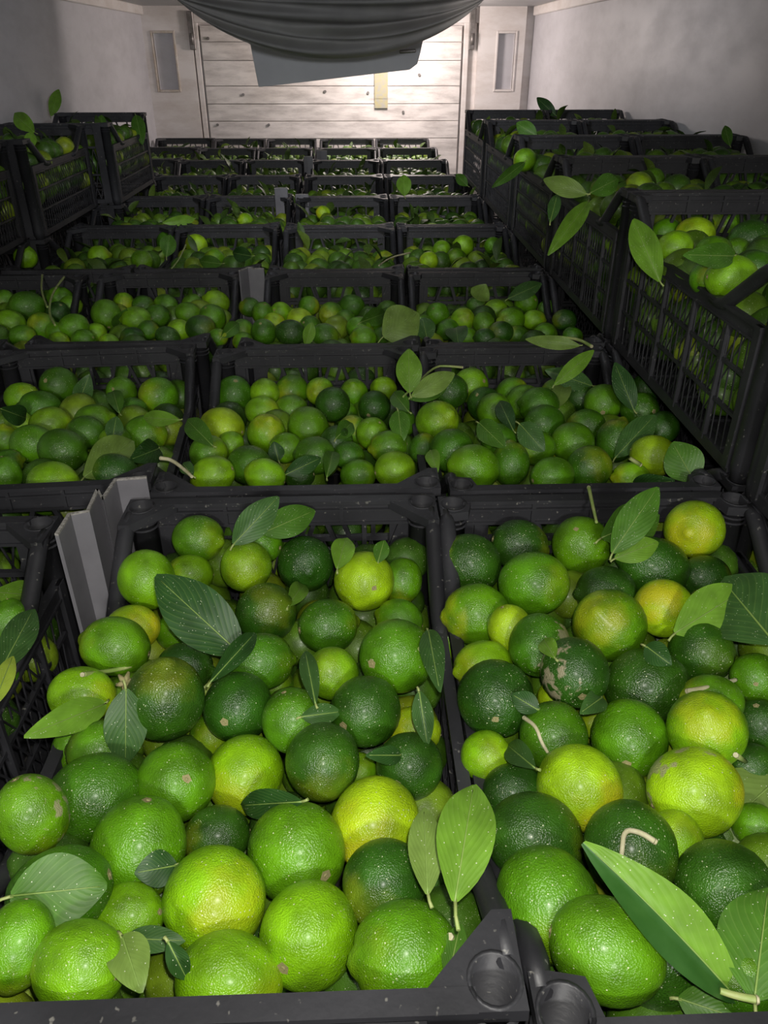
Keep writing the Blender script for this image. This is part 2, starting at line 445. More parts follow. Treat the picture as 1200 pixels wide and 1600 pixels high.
b = MB(); fr = [b.bm.verts.new(PY(x, y, 4.72) - pan.location) for x, y in pts]; bk = [b.bm.verts.new(PY(x, y, 4.72) - pan.location + Vector((0, 0.02, 0))) for x, y in pts]
b.bm.faces.new(fr); b.bm.faces.new(bk[::-1])
for k in range(len(pts)): b.bm.faces.new((fr[k], bk[k], bk[(k + 1) % len(pts)], fr[(k + 1) % len(pts)]))
b.build('panel', M_PANEL, pan, 0.002)
q0, q1 = PY(624, 81, 4.70) - pan.location, PY(650, 79, 4.70) - pan.location
MB().bar(q0, q1, 0.02, 0.016).build('handle', M_HINGE, pan, 0.004)
tag(pan, 'pale grey flat panel hanging below the sagging sheet before the bulkhead', 'panel')


# ---------------------------------------------------------------- crates
CW, CL = 0.385, 0.59
PR = 0.0175             # corner post radius
DIP = 0.072


def ring(bm, r, z, n, cx=0, cy=0):
    return [bm.verts.new((cx + r * math.cos(2 * PI * k / n), cy + r * math.sin(2 * PI * k / n), z)) for k in range(n)]


def post_mesh(sx, sy, small=False):
    """hollow stacking post with its gusset; sx, sy point out of the crate"""
    b = MB(); bm = b.bm; n = 20
    cx, cy = sx * (CW / 2 - PR), sy * (CL / 2 - PR)
    rings = [ring(bm, PR - 0.004, H - 0.16, n, cx, cy), ring(bm, PR - 0.003, H, n, cx, cy), ring(bm, PR, H, n, cx, cy),
             ring(bm, PR, H - 0.012, n, cx, cy), ring(bm, PR - 0.0012, H - 0.012, n, cx, cy), ring(bm, PR - 0.0012, 0.02, n, cx, cy), ring(bm, PR - 0.004, 0.0, n, cx, cy)]
    for a, c in zip(rings, rings[1:]):
        for k in range(n):
            f = bm.faces.new((a[k], a[(k + 1) % n], c[(k + 1) % n], c[k])); f.smooth = True
    bm.faces.new(rings[0]); bm.faces.new(rings[-1][::-1])
    # little collars below the rim
    for zc in (H - 0.022, H - 0.029):
        r1 = [ring(bm, PR - 0.001, zc, n, cx, cy), ring(bm, PR + 0.001, zc + 0.0015, n, cx, cy), ring(bm, PR - 0.001, zc + 0.003, n, cx, cy)]
        for a, c in zip(r1, r1[1:]):
            for k in range(n): bm.faces.new((a[k], a[(k + 1) % n], c[(k + 1) % n], c[k]))
    # gusset plate around the socket
    ex, ey = CW / 2, CL / 2
    poly = [(sx * ex, sy * ey), (sx * (ex - 0.060), sy * ey), (sx * (ex - 0.060), sy * (ey - 0.013)), (sx * (ex - 0.039), sy * (ey - 0.034)), (sx * (ex - 0.013), sy * (ey - 0.060)), (sx * ex, sy * (ey - 0.060))]
    if small: poly = [(sx * ex, sy * ey), (sx * (ex - 0.040), sy * ey), (sx * (ex - 0.040), sy * (ey - 0.013)), (sx * (ex - 0.034), sy * (ey - 0.036)), (sx * (ex - 0.013), sy * (ey - 0.040)), (sx * ex, sy * (ey - 0.040))]
    def hit(ang):
        d = (math.cos(ang), math.sin(ang)); best = None
        for i in range(len(poly)):
            (ax, ay), (bx, by) = poly[i], poly[(i + 1) % len(poly)]
            ax -= cx; bx -= cx; ay -= cy; by -= cy
            den = d[0] * (by - ay) - d[1] * (bx - ax)
            if abs(den) < 1e-12: continue
            t = (ax * (by - ay) - ay * (bx - ax)) / den; u = (ax * d[1] - ay * d[0]) / den
            if t > 0 and -1e-6 <= u <= 1 + 1e-6 and (best is None or t < best): best = t
        return best or PR
    angs = sorted(set([2 * PI * k / n for k in range(n)] + [math.atan2(y - cy, x - cx) % (2 * PI) for x, y in poly]))
    for zt, zb in ((H - 0.0005, H - 0.012),):
        ins, outs, outb = [], [], []
        for a in angs:
            t = hit(a); c_, s_ = math.cos(a), math.sin(a)
            ins.append(bm.verts.new((cx + c_ * (PR - 0.001), cy + s_ * (PR - 0.001), zt)))
            outs.append(bm.verts.new((cx + c_ * t, cy + s_ * t, zt))); outb.append(bm.verts.new((cx + c_ * t, cy + s_ * t, zb)))
        m_ = len(angs)
        for k in range(m_):
            k2 = (k + 1) % m_
            bm.faces.new((ins[k], ins[k2], outs[k2], outs[k])); bm.faces.new((outs[k], outs[k2], outb[k2], outb[k]))
    # solid corner webs below the gusset
    b.box((min(sx * (ex - 0.058), sx * (ex - 0.03)), min(sy * ey, sy * (ey - 0.006)), 0.01), (max(sx * (ex - 0.058), sx * (ex - 0.03)), max(sy * ey, sy * (ey - 0.006)), H - 0.01))
    b.box((min(sx * ex, sx * (ex - 0.006)), min(sy * (ey - 0.045), sy * (ey - 0.03)), 0.01), (max(sx * ex, sx * (ex - 0.006)), max(sy * (ey - 0.045), sy * (ey - 0.03)), H - DIP))
    return b.mesh('corner_post')


def end_rail_mesh(sy):
    b = MB(); y = sy * (CL / 2 - 0.007); x = CW / 2 - 0.03
    b.box((-x, y - 0.008, H - 0.005), (x, y + 0.007, H))
    b.box((-x, y - 0.0025, H - 0.034), (x, y + 0.0025, H - 0.005))
    b.box((-x, y - 0.005, H - 0.036), (x, y + 0.005, H - 0.032))
    b.box((-x, y - 0.007, H - 0.015), (x, y + 0.007, H - 0.0125))
    for k in (-0.45, 0.0, 0.45):
        b.box((k * x - 0.0025, y - 0.006, H - 0.033), (k * x + 0.0025, y + 0.006, H - 0.004))
    return b.mesh('end_rail')


def end_lattice_mesh(sy):
    b = MB(); y = sy * (CL / 2 - 0.008); x = CW / 2 - 0.05
    z0, z1 = H - 0.074, H - 0.034
    n = 7
    for k in range(n + 1):      # window stubs, some slanting
        xx = -x + 2 * x * k / n; sl = 0.007 * (1 if k % 3 == 1 else (-1 if k % 3 == 2 else 0))
        b.bar((xx + sl, y, z1), (xx - sl, y, z0), 0.006, 0.006, side=(1, 0, 0))
    b.box((-x, y - 0.004, z0 - 0.007), (x, y + 0.004, z0))
    z2 = 0.10
    b.box((-x, y - 0.004, z2), (x, y + 0.004, z2 + 0.006)); b.box((-x - .02, y - 0.004, 0.006), (x + .02, y + 0.004, 0.02))
    for k in range(13):         # crossing strands
        xx = -x + 2 * x * k / 13; d = 2 * x / 13
        for a, c, r in ((z0 - 0.007, z2 + 0.006, 0.0028), (z2, 0.02, 0.0028)):
            b.bar((xx, y, a), (xx + d, y, c), r, r); b.bar((xx + d, y, a), (xx, y, c), r, r)
    return b.mesh('end_lattice')


def side_rail_mesh(sx):
    b = MB(); x = sx * (CW / 2 - 0.006); y = CL / 2 - 0.03
    zr = H - DIP
    b.box((x - 0.007, -y, zr - 0.004), (x + 0.005, y, zr))
    b.box((x - 0.0025, -y, zr - 0.020), (x + 0.0025, y, zr - 0.003))
    b.box((x - 0.005, -y, zr - 0.022), (x + 0.005, y, zr - 0.019))
    return b.mesh('side_rail')


def ramp_mesh(sx, sy):
    b = MB(); x = sx * (CW / 2 - 0.007)
    pts = [(x, sy * (CL / 2 - 0.030), H - 0.006), (x, sy * (CL / 2 - 0.050), H - 0.009), (x, sy * (CL / 2 - 0.068), H - 0.020),
           (x, sy * (CL / 2 - 0.145), H - DIP - 0.002), (x, sy * (CL / 2 - 0.165), H - DIP - 0.006), (x, sy * (CL / 2 - 0.19), H - DIP - 0.008)]
    b.tube(pts, [0.007, 0.0095, 0.010, 0.010, 0.009, 0.006], 10)
    return b.mesh('ramp_bar')


def rib_mesh(sx, yy):
    return MB().bar((sx * (CW / 2 - 0.006), yy, 0.012), (sx * (CW / 2 - 0.006), yy, H - DIP - 0.019), 0.007, 0.009, side=(0, 1, 0)).mesh('rib', 0.001)


def side_lattice_mesh(sx):
    b = MB(); x = sx * (CW / 2 - 0.007); y = CL / 2 - 0.05
    top, bot = H - DIP - 0.02, 0.018
    b.box((x - 0.004, -y - .02, 0.004), (x + 0.004, y + .02, 0.02))
    for z in (0.075, 0.13):
        b.bar((x, -y, z), (x, y, z), 0.006, 0.005)
    n = 26
    for k in range(n):
        yy = -y + 2 * y * (k + 0.5) / n
        b.bar((x, yy - 0.012, bot), (x, yy + 0.004, top), 0.0017, 0.0017)
        if -y < yy - 0.05 and yy + 0.045 < y:
            b.bar((x + 0.001, yy + 0.045, bot), (x + 0.001, yy - 0.045, top), 0.0017, 0.0017)
    return b.mesh('side_lattice')


def base_mesh():
    b = MB(); x, y = CW / 2 - 0.012, CL / 2 - 0.012
    for k in range(10):
        a = -x + 2 * x * k / 10
        b.box((a, -y, 0.0), (a + 2 * x / 10 - 0.008, y, 0.006))
    for k in range(7):
        c = -y + 2 * y * k / 6
        b.box((-x, max(-y, c - 0.01), 0.006), (x, min(y, c + 0.01), 0.010))
    return b.mesh('base')


_parts = {}
def crate_parts(small=False):
    L = []
    for sx in (-1, 1):
        for sy in (-1, 1):
            L.append(('corner_post', post_mesh(sx, sy, small), None)); L.append(('ramp_bar', ramp_mesh(sx, sy), None))
    for s in (-1, 1):
        L.append(('end_rail', end_rail_mesh(s), None)); L.append(('end_lattice', end_lattice_mesh(s), 'stuff'))
        L.append(('side_rail', side_rail_mesh(s), None)); L.append(('side_lattice', side_lattice_mesh(s), 'stuff'))
    L.append(('base', base_mesh(), None))
    for n_, m_, k_ in L: m_.materials.append(M_BLACK)
    return L


CP = crate_parts()
CP_SMALL = [(n_, m_ if n_ != 'corner_post' else s_, k_) for (n_, m_, k_), (_, s_, _k) in zip(CP, crate_parts(True))]
RIBS = []
for sx in (-1, 1):
    for k in range(4):
        m_ = rib_mesh(sx, -0.174 + 0.116 * k); m_.materials.append(M_BLACK); RIBS.append(m_)
CRATES = {}


def crate(key, cx, y0, z=0.0, rz=0.0, wx=1.0, L=CL, label=None, group='black slatted crates of limes', ribs=True, cross=False):
    """crate with its near rim at y0"""
    if cross:
        o = empty('crate', (cx, y0 + CW * wx / 2, z), PI / 2 + rz)
    else:
        o = empty('crate', (cx, y0 + L / 2, z), rz)
    o.scale = (wx, L / CL, 1)
    tag(o, label, 'crate', group)
    for n_, m_, k_ in (CP_SMALL if key[0] in 'BEJQRN' else CP):
        c = link(n_, m_, None, o)
        if k_: c['kind'] = k_
    if ribs:
        for m_ in RIBS: link('rib', m_, None, o)
    CRATES[key] = o
    return o


W2 = 0.365 / CW
crate('A', -0.098, 0.232, 0, 0, 0.381 / CW, 0.610, 'front left black crate, heaped with limes nearest the camera, left of the long divider')
crate('B', 0.290, 0.212, 0, 0, 0.389 / CW, 0.624, 'front right black crate, heaped with limes, right of the long divider')
crate('K', -0.557, 0.215, 0, 0.0, 1.0, 0.59, 'black crate cut by the left edge, beyond the grey plastic spacer')
crate('N1', -0.106, -0.378, 0, 0, 0.375 / CW, 0.596, 'black crate mostly below the frame, only its far rim in view at lower left', ribs=False)
crate('N2', 0.290, -0.392, 0, 0, 0.389 / CW, 0.596, 'black crate mostly below the frame, only its far rim in view at lower right', ribs=False)
crate('F', -0.083, 0.858, 0, 0.0, 0.370 / CW, 0.555, 'middle black crate of the second row, left of the leafy divider')
crate('E', 0.288, 0.850, 0, 0.0, 0.350 / CW, 0.560, 'second row crate at the foot of the mesh-sided raised crate')
crate('G', -0.475, 0.872, 0, math.radians(4.0), 0.365 / CW, 0.56, 'second row black crate at the left edge, slightly turned')
crate('D', -0.860, 1.425, 0, 0.0, 0.35 / CW, 0.575, 'third row black crate at the left edge of the frame')
crate('C', -0.470, 1.45, 0, 0.01, 0.345 / CW, 0.56, 'third row black crate left of the grey plastic spacer')
crate('I', -0.058, 1.42, 0, 0.0, 0.345 / CW, 0.585, 'third row middle black crate with a doubled far rim')
crate('J', 0.300, 1.42, 0, 0.0, 0.345 / CW, 0.575, 'third row black crate at right, beside the tall stack')
ORD = ['fourth', 'fifth', 'sixth', 'seventh', 'eighth', 'ninth']
for k in range(6):
    y0 = 2.02 + 0.597 * k
    crate('M%d' % k, -0.055, y0, 0, 0.0, 0.35 / CW, 0.585, '%s row middle black crate in the dim rear of the truck' % ORD[k], ribs=False)
    crate('Q%d' % k, 0.305, y0, 0, 0.0, 0.35 / CW, 0.585, '%s row right-hand black crate in the dim rear of the truck' % ORD[k], ribs=False)
for k in range(6):
    y0 = 2.04 + 0.597 * k
    crate('X%d' % k, -0.750, y0, 0, 0.0, 0.33 / CW, 0.585, '%s row black crate in the outer left column, dim rear of the truck' % ORD[k], ribs=False)
    crate('Z%d' % k, -0.415, y0, 0, 0.0, 0.32 / CW, 0.585, '%s row black crate in the inner left column, dim rear of the truck' % ORD[k], ribs=False)
for k in range(3):
    crate('Y%d' % k, -1.12, 3.90 + 0.6 * k, 0, 0.0, 0.38 / CW, 0.585, '%s low black crate behind the left stack' % ['nearest', 'middle', 'farthest'][k], ribs=False)
# raised stack on the right: lower crates, then a crate on each
rows = [('R0', 0.262, 0.575, 'nearest'), ('R1', 0.850, 0.575, 'second'), ('R2', 1.437, 0.525, 'third'), ('R3', 1.975, 0.53, 'fourth'), ('R4', 2.52, 0.60, 'fifth'), ('R5', 3.14, 0.60, 'sixth')]
for key, y0, l_, nm in rows:
    for lev in (0, 1):
        for col in (0, 1):
            if lev == 0 and not (key in ('R0', 'R1', 'R2') or True): continue
            cx = 0.645 + 0.34 * col
            if lev == 1:
                lab = '%s raised crate of the right-hand stack, %s' % (nm, 'open side towards the middle of the truck' if col == 0 else 'against the right wall')
            else:
                lab = 'lower crate carrying the %s raised crate of the right-hand stack, %s' % (nm, 'inner column' if col == 0 else 'wall column')
            crate('%s%d%d' % (key, lev, col), cx, y0, H * lev, 0.0, 0.335 / CW, l_, lab, 'crates of the tall right-hand stack', ribs=(key in ('R0', 'R1', 'R2') and lev == 1 and col == 0))
for key, cx, y0, nm in (('L0', -1.155, 1.82, 'nearest'), ('L1', -1.115, 2.42, 'middle'), ('L2', -1.045, 3.03, 'farthest')):
    for lev in (0, 1):
        crate('%s%d' % (key, lev), cx, y0, H * lev, 0, 0.36 / CW, 0.59, ('%s raised crate of the stack against the left wall' if lev else 'lower crate under the %s raised crate by the left wall') % nm, 'crates of the tall left-hand stack', ribs=False)


# ---------------------------------------------------------------- limes
def lime_mesh(name, seed, nip, nu=28, nv=18):
    """unit lime, long axis on x; blossom nipple at +x"""
    rnd = random.Random(seed); off = Vector((rnd.random() * 9, rnd.random() * 9, 0))
    vs, fs = [], []
    for j in range(nv + 1):
        th = PI * j / nv
        for i in range(nu):
            ph = 2 * PI * i / nu
            d = Vector((math.cos(th), math.sin(th) * math.cos(ph), math.sin(th) * math.sin(ph)))
            r = 1 + 0.025 * pnoise(d * 1.1 + off) + 0.008 * pnoise(d * 3 + off)
            r += nip * math.exp(-(th / 0.20) ** 2) - 0.05 * math.exp(-((th - 0.36) / 0.14) ** 2) * (nip > 0.05)
            r -= 0.035 * math.exp(-((PI - th) / 0.17) ** 2)
            vs.append(d * r)
            if j in (0, nv): break
    idx = [0] + [1 + (j - 1) * nu for j in range(1, nv)]
    last = len(vs) - 1
    for i in range(nu):
        fs.append((0, 1 + i, 1 + (i + 1) % nu))
        fs.append((last, idx[nv - 1] + (i + 1) % nu, idx[nv - 1] + i))
    for j in range(1, nv - 1):
        for i in range(nu):
            a, b_ = idx[j], idx[j + 1]
            fs.append((a + i, b_ + i, b_ + (i + 1) % nu, a + (i + 1) % nu))
    me = bpy.data.meshes.new(name); me.from_pydata(vs, [], [f[::-1] for f in fs])
    me.polygons.foreach_set('use_smooth', [True] * len(fs))
    return me


LM = [lime_mesh('lime', s, n) for s, n in ((1, 0.10), (2, 0.05), (3, 0.14), (4, 0.0), (5, 0.07))]
for m_ in LM: m_.materials.append(M_PEEL)
LMS = [m_.copy() for m_ in LM[:2]]
for m_ in LMS: m_.materials.clear(); m_.materials.append(M_SCAR)
# stem button: five-lobed calyx with a stub
b = MB(); n = 15
rs = []
for rr, zz in ((0.0, 0.035), (0.035, 0.04), (0.05, 0.02), (0.11, 0.02), (0.13, -0.02)):
    rs.append([b.bm.verts.new((-0.955 - zz, max(rr, 0.002) * (1 + (0.25 if k % 3 == 0 else 0) * (rr > 0.09)) * math.cos(2 * PI * k / n), max(rr, 0.002) * (1 + (0.25 if k % 3 == 0 else 0) * (rr > 0.09)) * math.sin(2 * PI * k / n))) for k in range(n)])
for a, c in zip(rs, rs[1:]):
    for k in range(n): b.bm.faces.new((a[k], a[(k + 1) % n], c[(k + 1) % n], c[k]))
BUTTON = b.mesh('stem_button'); BUTTON.materials.append(M_CALYX)

TONE = {'d': ((0.026, 0.092, 0.005), 0.0, 'dark green'), 'e': ((0.05, 0.158, 0.004), 0.10, 'deep green'), 'm': ((0.092, 0.25, 0.004), 0.2, 'mid-green'),
        'l': ((0.178, 0.385, 0.005), 0.22, 'bright green'), 'y': ((0.31, 0.5, 0.008), 0.8, 'yellow-green')}

# limes read off the photograph: centre x, y, width, height, tone (+ 's' scarred skin)
DATA = {
'A': '''310 842 82 74 m;229 905 86 94 l;297 897 78 56 l;385 885 84 80 l;406 848 72 64 m;477 881 92 88 d;569 908 95 97 y;628 908 56 80 m;207 982 94 66 y;180 1010 122 80 m;
282 985 80 62 m;416 958 98 94 d;513 978 96 84 e;620 1025 118 118 m;624 968 78 62 m;408 1034 104 88 e;519 1052 82 86 l;290 1042 92 70 d;128 1086 104 86 l;258 1092 120 134 d;
372 1104 112 108 d;458 1126 96 104 m;571 1111 112 112 d;648 1140 84 70 y;155 1172 100 90 m;112 1170 60 70 m;504 1190 118 118 d;640 1197 106 106 d;383 1210 120 122 l;275 1222 122 126 m;
50 1272 104 128 m s;148 1245 148 130 e;586 1287 146 138 y;339 1307 104 92 d;217 1325 146 158 m;464 1330 158 148 m;600 1380 132 132 d;93 1396 166 134 e;335 1406 166 158 l;198 1432 122 96 l;
483 1460 155 160 l;28 1477 106 138 m;125 1508 152 130 l;358 1534 172 140 l;633 1492 172 158 m;672 1362 84 110 d;330 1150 70 66 m;560 1205 60 60 m;430 1070 60 60 m''',
'B': '''733 880 102 92 d;812 852 92 80 d;908 852 94 90 m;1085 827 95 92 y;834 912 112 98 m;744 960 106 96 m;1020 885 118 84 d;1102 902 84 66 d;946 925 97 80 d;1037 950 90 96 y;
952 977 118 114 m;843 1008 98 100 e s;798 985 70 84 y;898 1050 108 110 d s;1010 1072 132 116 d;1095 1018 100 98 d;755 1042 104 74 l;774 1091 122 122 d;865 1150 110 106 e;983 1153 122 120 m;
1104 1140 126 120 l;1112 1095 96 80 m;1182 1060 84 78 m;1188 1135 76 84 d;760 1182 84 80 l;905 1230 128 136 y;1085 1237 146 134 y s;1175 1197 84 66 d;802 1238 100 88 d;835 1310 156 136 d;
985 1327 146 146 d;855 1412 168 166 m;1050 1322 84 126 l;1132 1392 152 158 d;930 1514 192 146 m;1022 1480 166 180 d;1095 1325 84 76 d;870 1090 60 60 y;700 1000 50 60 l;930 1130 50 50 l;1180 1290 70 70 m;1160 1530 110 120 e''',
'E': '''740 731 84 72 m;683 659 68 68 l;735 602 58 54 l;757 632 56 54 d;702 612 60 54 d;772 642 58 54 m;706 704 70 72 e;800 612 50 44 m;818 628 60 52 m;842 634 64 58 e;850 662 66 58 e;
942 630 60 62 m;1000 642 62 58 e;1022 712 75 62 y;895 692 68 66 m;920 731 70 72 e;963 688 62 70 e;863 744 72 58 m;798 724 58 72 e;985 747 64 46 l;915 665 62 50 e;1036 668 54 50 d;870 612 50 42 m;905 622 52 52 d;
1008 608 46 50 d;838 700 62 54 m;780 690 60 56 e;660 700 40 50 e;968 640 40 44 d''',
'F': '''364 614 60 58 e;347 668 74 62 y;416 677 62 60 l;326 708 62 56 m;390 727 76 60 e;332 743 84 48 l;414 744 70 50 l;414 614 46 48 l;456 611 54 50 m;410 643 56 46 l;455 641 54 48 m;481 667 66 64 m;
492 712 66 60 e;520 632 58 54 d;500 612 46 46 l;585 636 52 52 d;581 677 52 50 l;607 698 62 48 m;617 734 66 58 l;560 742 60 46 m;552 672 48 48 m;600 607 42 38 l;553 614 46 44 m;526 690 52 52 d;
446 700 54 48 m;360 694 44 40 l;545 712 50 44 e;468 744 50 40 d;630 660 40 46 e;540 648 42 40 m''',
'G': '''93 603 60 60 e;35 622 58 48 l;63 638 68 52 e;248 619 62 60 m;190 612 48 48 m;208 642 46 42 e;78 662 70 44 l;147 658 62 52 m;52 694 70 60 m;134 676 62 52 e;98 704 75 68 e;227 680 68 62 m;
176 742 82 64 d;83 756 92 60 l;8 742 50 60 m;8 687 34 54 m;30 662 46 40 l;14 722 44 40 e;72 782 62 40 m;180 690 50 50 m;120 640 44 40 m''',
'K': '''14 975 66 84 m;2 1062 50 64 e;30 935 60 50 m''',
'C': '''166 492 46 50 m;115 511 52 36 m;189 472 34 32 l;213 499 48 38 l;150 520 34 30 l;130 531 46 26 m;93 532 36 22 l;171 535 38 20 l;206 527 40 28 d;313 513 52 36 d;332 497 44 42 m;338 472 48 30 l;294 490 44 32 m;
280 516 38 34 l;262 527 46 26 d;259 477 42 32 m;224 478 36 32 e;245 494 42 34 e;300 474 34 28 m;340 528 36 26 m;232 516 34 30 e''',
'D': '''42 479 56 46 e;98 466 42 36 m;17 504 46 38 l;35 525 46 28 m;66 511 46 44 m;91 490 38 36 d;110 478 36 32 m;6 470 36 34 m;90 520 40 32 m;62 486 34 30 e''',
'I': '''412 519 42 40 e;379 515 34 34 m;410 489 34 34 m;439 488 34 32 l;428 504 36 30 y;469 500 42 36 y;454 520 48 40 d;517 491 38 40 m;508 524 46 34 e;568 528 50 28 m;562 513 46 32 m;379 533 36 24 m;550 478 42 34 e;
483 478 34 30 m;540 500 34 32 e;590 500 36 34 m;600 524 34 28 e;485 510 34 34 e;390 480 34 30 e''',
'J': '''723 500 38 38 l;756 506 34 38 m;774 485 38 34 l;798 500 48 36 m;783 519 42 32 d;822 473 38 36 m;834 500 38 30 l;684 491 38 36 m;757 528 40 24 d;882 500 40 32 d;700 515 36 32 e;730 526 36 26 m;808 524 40 28 e;
745 478 34 30 e;850 520 36 28 m;660 508 36 32 m;856 484 34 30 e;895 525 34 26 e''',
'R101': None,
'R1': '''1054 387 58 50 l;1086 366 64 48 y;1133 353 58 52 m;1042 364 52 42 m;1174 376 74 62 d;1115 394 62 44 m;1105 434 54 56 m;1143 434 86 62 l;1105 338 30 26 l;1066 340 34 30 l;1190 350 44 36 m;1180 420 60 54 e;1150 395 50 44 m;
1020 350 34 34 m;1195 392 40 50 e''',
}
WHERE = {'A': 'the front left crate', 'B': 'the front right crate', 'E': 'the mesh-side second row crate', 'F': 'the middle second row crate',
         'G': 'the left-edge second row crate', 'K': 'the crate beyond the big spacer', 'C': 'the third row left crate', 'D': 'the third row left-edge crate',
         'I': 'the middle third row crate', 'J': 'the third row right crate', 'R1': 'the near raised crate'}
GROUP = {k: 'limes in ' + v for k, v in WHERE.items()}
ZB = {'R1': H}
ORDN = ['first', 'second', 'third', 'fourth', 'fifth', 'sixth', 'seventh', 'eighth', 'ninth', 'tenth', 'eleventh', 'twelfth']
LIMES = []          # (centre, radius) of every lime placed, for leaves to lie on


def parse(t):
    out = []
    for e in t.replace('\n', '').split(';'):
        q = e.split()
        if len(q) < 5: continue
        out.append((float(q[0]), float(q[1]), float(q[2]), float(q[3]), q[4], len(q) > 5))
    return out


def bounds(key):
    o = CRATES['R110' if key == 'R1' else key]
    y0, y1 = o.location.y - CL * o.scale.y / 2, o.location.y + CL * o.scale.y / 2
    return o, y0, y1


def surf(key, p, y0, y1):
    v = max(0, min(1, (p.y - y0) / (y1 - y0)))
    dz = {'A': 0.030 + 0.040 * v, 'B': 0.028 + 0.028 * v, 'R1': 0.045 + 0.03 * v}.get(key, 0.034 + 0.040 * v)
    return R + ZB.get(key, 0) - dz


def solve(key, items):
    o, y0, y1 = bounds(key)
    rays = np.array([list(ray(x, y)) for x, y, *_ in items])
    rpx = np.array([(a + b_) / 4 for _, _, a, b_, *_ in items])
    t = []
    for (x, y, *_r) in items:
        p = P(x, y, R + ZB.get(key, 0) - 0.04)
        p = P(x, y, surf(key, p, y0, y1))
        t.append((p - CAM).dot(CF))
    t = np.array(t)
    rn = rpx * t / F
    rt = np.clip(rn, 0.0265, 0.0365)
    tt = 0.6 * t + 0.4 * (rt * F / rpx)
    tt = np.clip(tt, t - 0.03, t + 0.05)
    t0 = tt.copy()
    n = len(items)
    for it in range(250):
        c = rays * tt[:, None]; r = rpx * tt / F
        d = c[:, None] - c[None]; dist = np.linalg.norm(d, axis=2) + np.eye(n)
        ov = (r[:, None] + r[None]) * 0.985 - dist
        np.fill_diagonal(ov, -1)
        ov = np.maximum(ov, 0)
        sg = np.sign(tt[:, None] - tt[None]); sg[sg == 0] = 1
        push = (ov * sg).sum(1)
        tt = tt + np.clip(push * 0.18, -0.006, 0.006) + (t0 - tt) * 0.02
        c = rays * tt[:, None]; r = rpx * tt / F
        tt = tt + np.maximum(0, (y0 + 0.016 + r) - c[:, 1]) * 0.9 / rays[:, 1] * (key != 'R1')
        tt = tt - np.maximum(0, c[:, 1] - (y1 - 0.016 - r)) * 0.9 / rays[:, 1] * (key != 'R1')
    return rays, tt, rpx * tt / F


def add_lime(p, r_len, r_wid, axis, tone, scar, k, label, group, button=True):
    me = (LMS if scar else LM)[k % (2 if scar else 5)]
    o = link('lime', me)
    q = axis.normalized().to_track_quat('X', 'Z')
    o.rotation_mode = 'QUATERNION'; o.rotation_quaternion = q
    o.location = p; o.scale = (r_len, r_wid, r_wid)
    c, al, nm = TONE[tone]
    j = random.uniform(0.85, 1.15); g = random.uniform(0.92, 1.08)
    o.color = (c[0] * j * g, c[1] * j, c[2], max(0.0, min(1, al + random.uniform(-0.2, 0.3))))
    tag(o, label, 'lime', group)
    if button: link('stem_button', BUTTON, None, o)
    LIMES.append((Vector(p), (r_len + 2 * r_wid) / 3))
    return o


cnt = 0
for key, t in DATA.items():
    if not t: continue
    items = parse(t)
    rays, tt, rad = solve(key, items)
    # rank the limes of a crate from its near rim, then from the left
    per = 6 if key in 'AB' else 7
    order = sorted(range(len(items)), key=lambda i: -items[i][1])
    pos = {}
    for ci in range(0, len(order), per):
        ch = sorted(order[ci:ci + per], key=lambda i: items[i][0])
        for q, i in enumerate(ch): pos[i] = (ci // per, q)
    for i, (x, y, a, b_, tone, scar) in enumerate(items):
        p = CAM + Vector(rays[i]) * tt[i]
        o_, ya, yb = bounds(key)
        for sx_ in (-1, 1):
            for sy_ in (-1, 1):
                c_ = Matrix.Rotation(o_.rotation_euler.z, 3, 'Z') @ Vector((sx_ * (CW / 2 - PR) * o_.scale.x, sy_ * (CL / 2 - PR) * o_.scale.y, 0)) + o_.location
                dv = Vector((p.x - c_.x, p.y - c_.y, 0)); need = PR + 0.004 + rad[i] * 1.06
                if dv.length < need: p += dv.normalized() * (need - dv.length)
        asp = a / b_
        rmean = rad[i]
        rl, rw = rmean, rmean
        if asp > 1.08:
            ax = CR + CU * random.uniform(-0.35, 0.35) + CF * random.uniform(-0.4, 0.4); e = min(asp, 1.2)
        elif asp < 0.93:
            ax = CU + CR * random.uniform(-0.4, 0.4) + CF * random.uniform(-0.4, 0.4); e = min(1 / asp, 1.2)
        else:
            ax = -CF + CR * random.uniform(-0.9, 0.9) + CU * random.uniform(-0.9, 0.9); e = 1.07
        if random.random() < 0.45: ax = -ax
        rl, rw = rmean * e ** 0.5, rmean * e ** -0.5 * 1.01
        rk, q = pos[i]
        lab = '%s%s lime in %s, %s rank back, %s from left' % ('scarred ' if scar else '', TONE[tone][2], WHERE[key], ORDN[rk], ORDN[q])
        add_lime(p, rl, rw, ax, tone, scar, cnt, lab, GROUP[key])
        cnt += 1
print('limes', cnt)
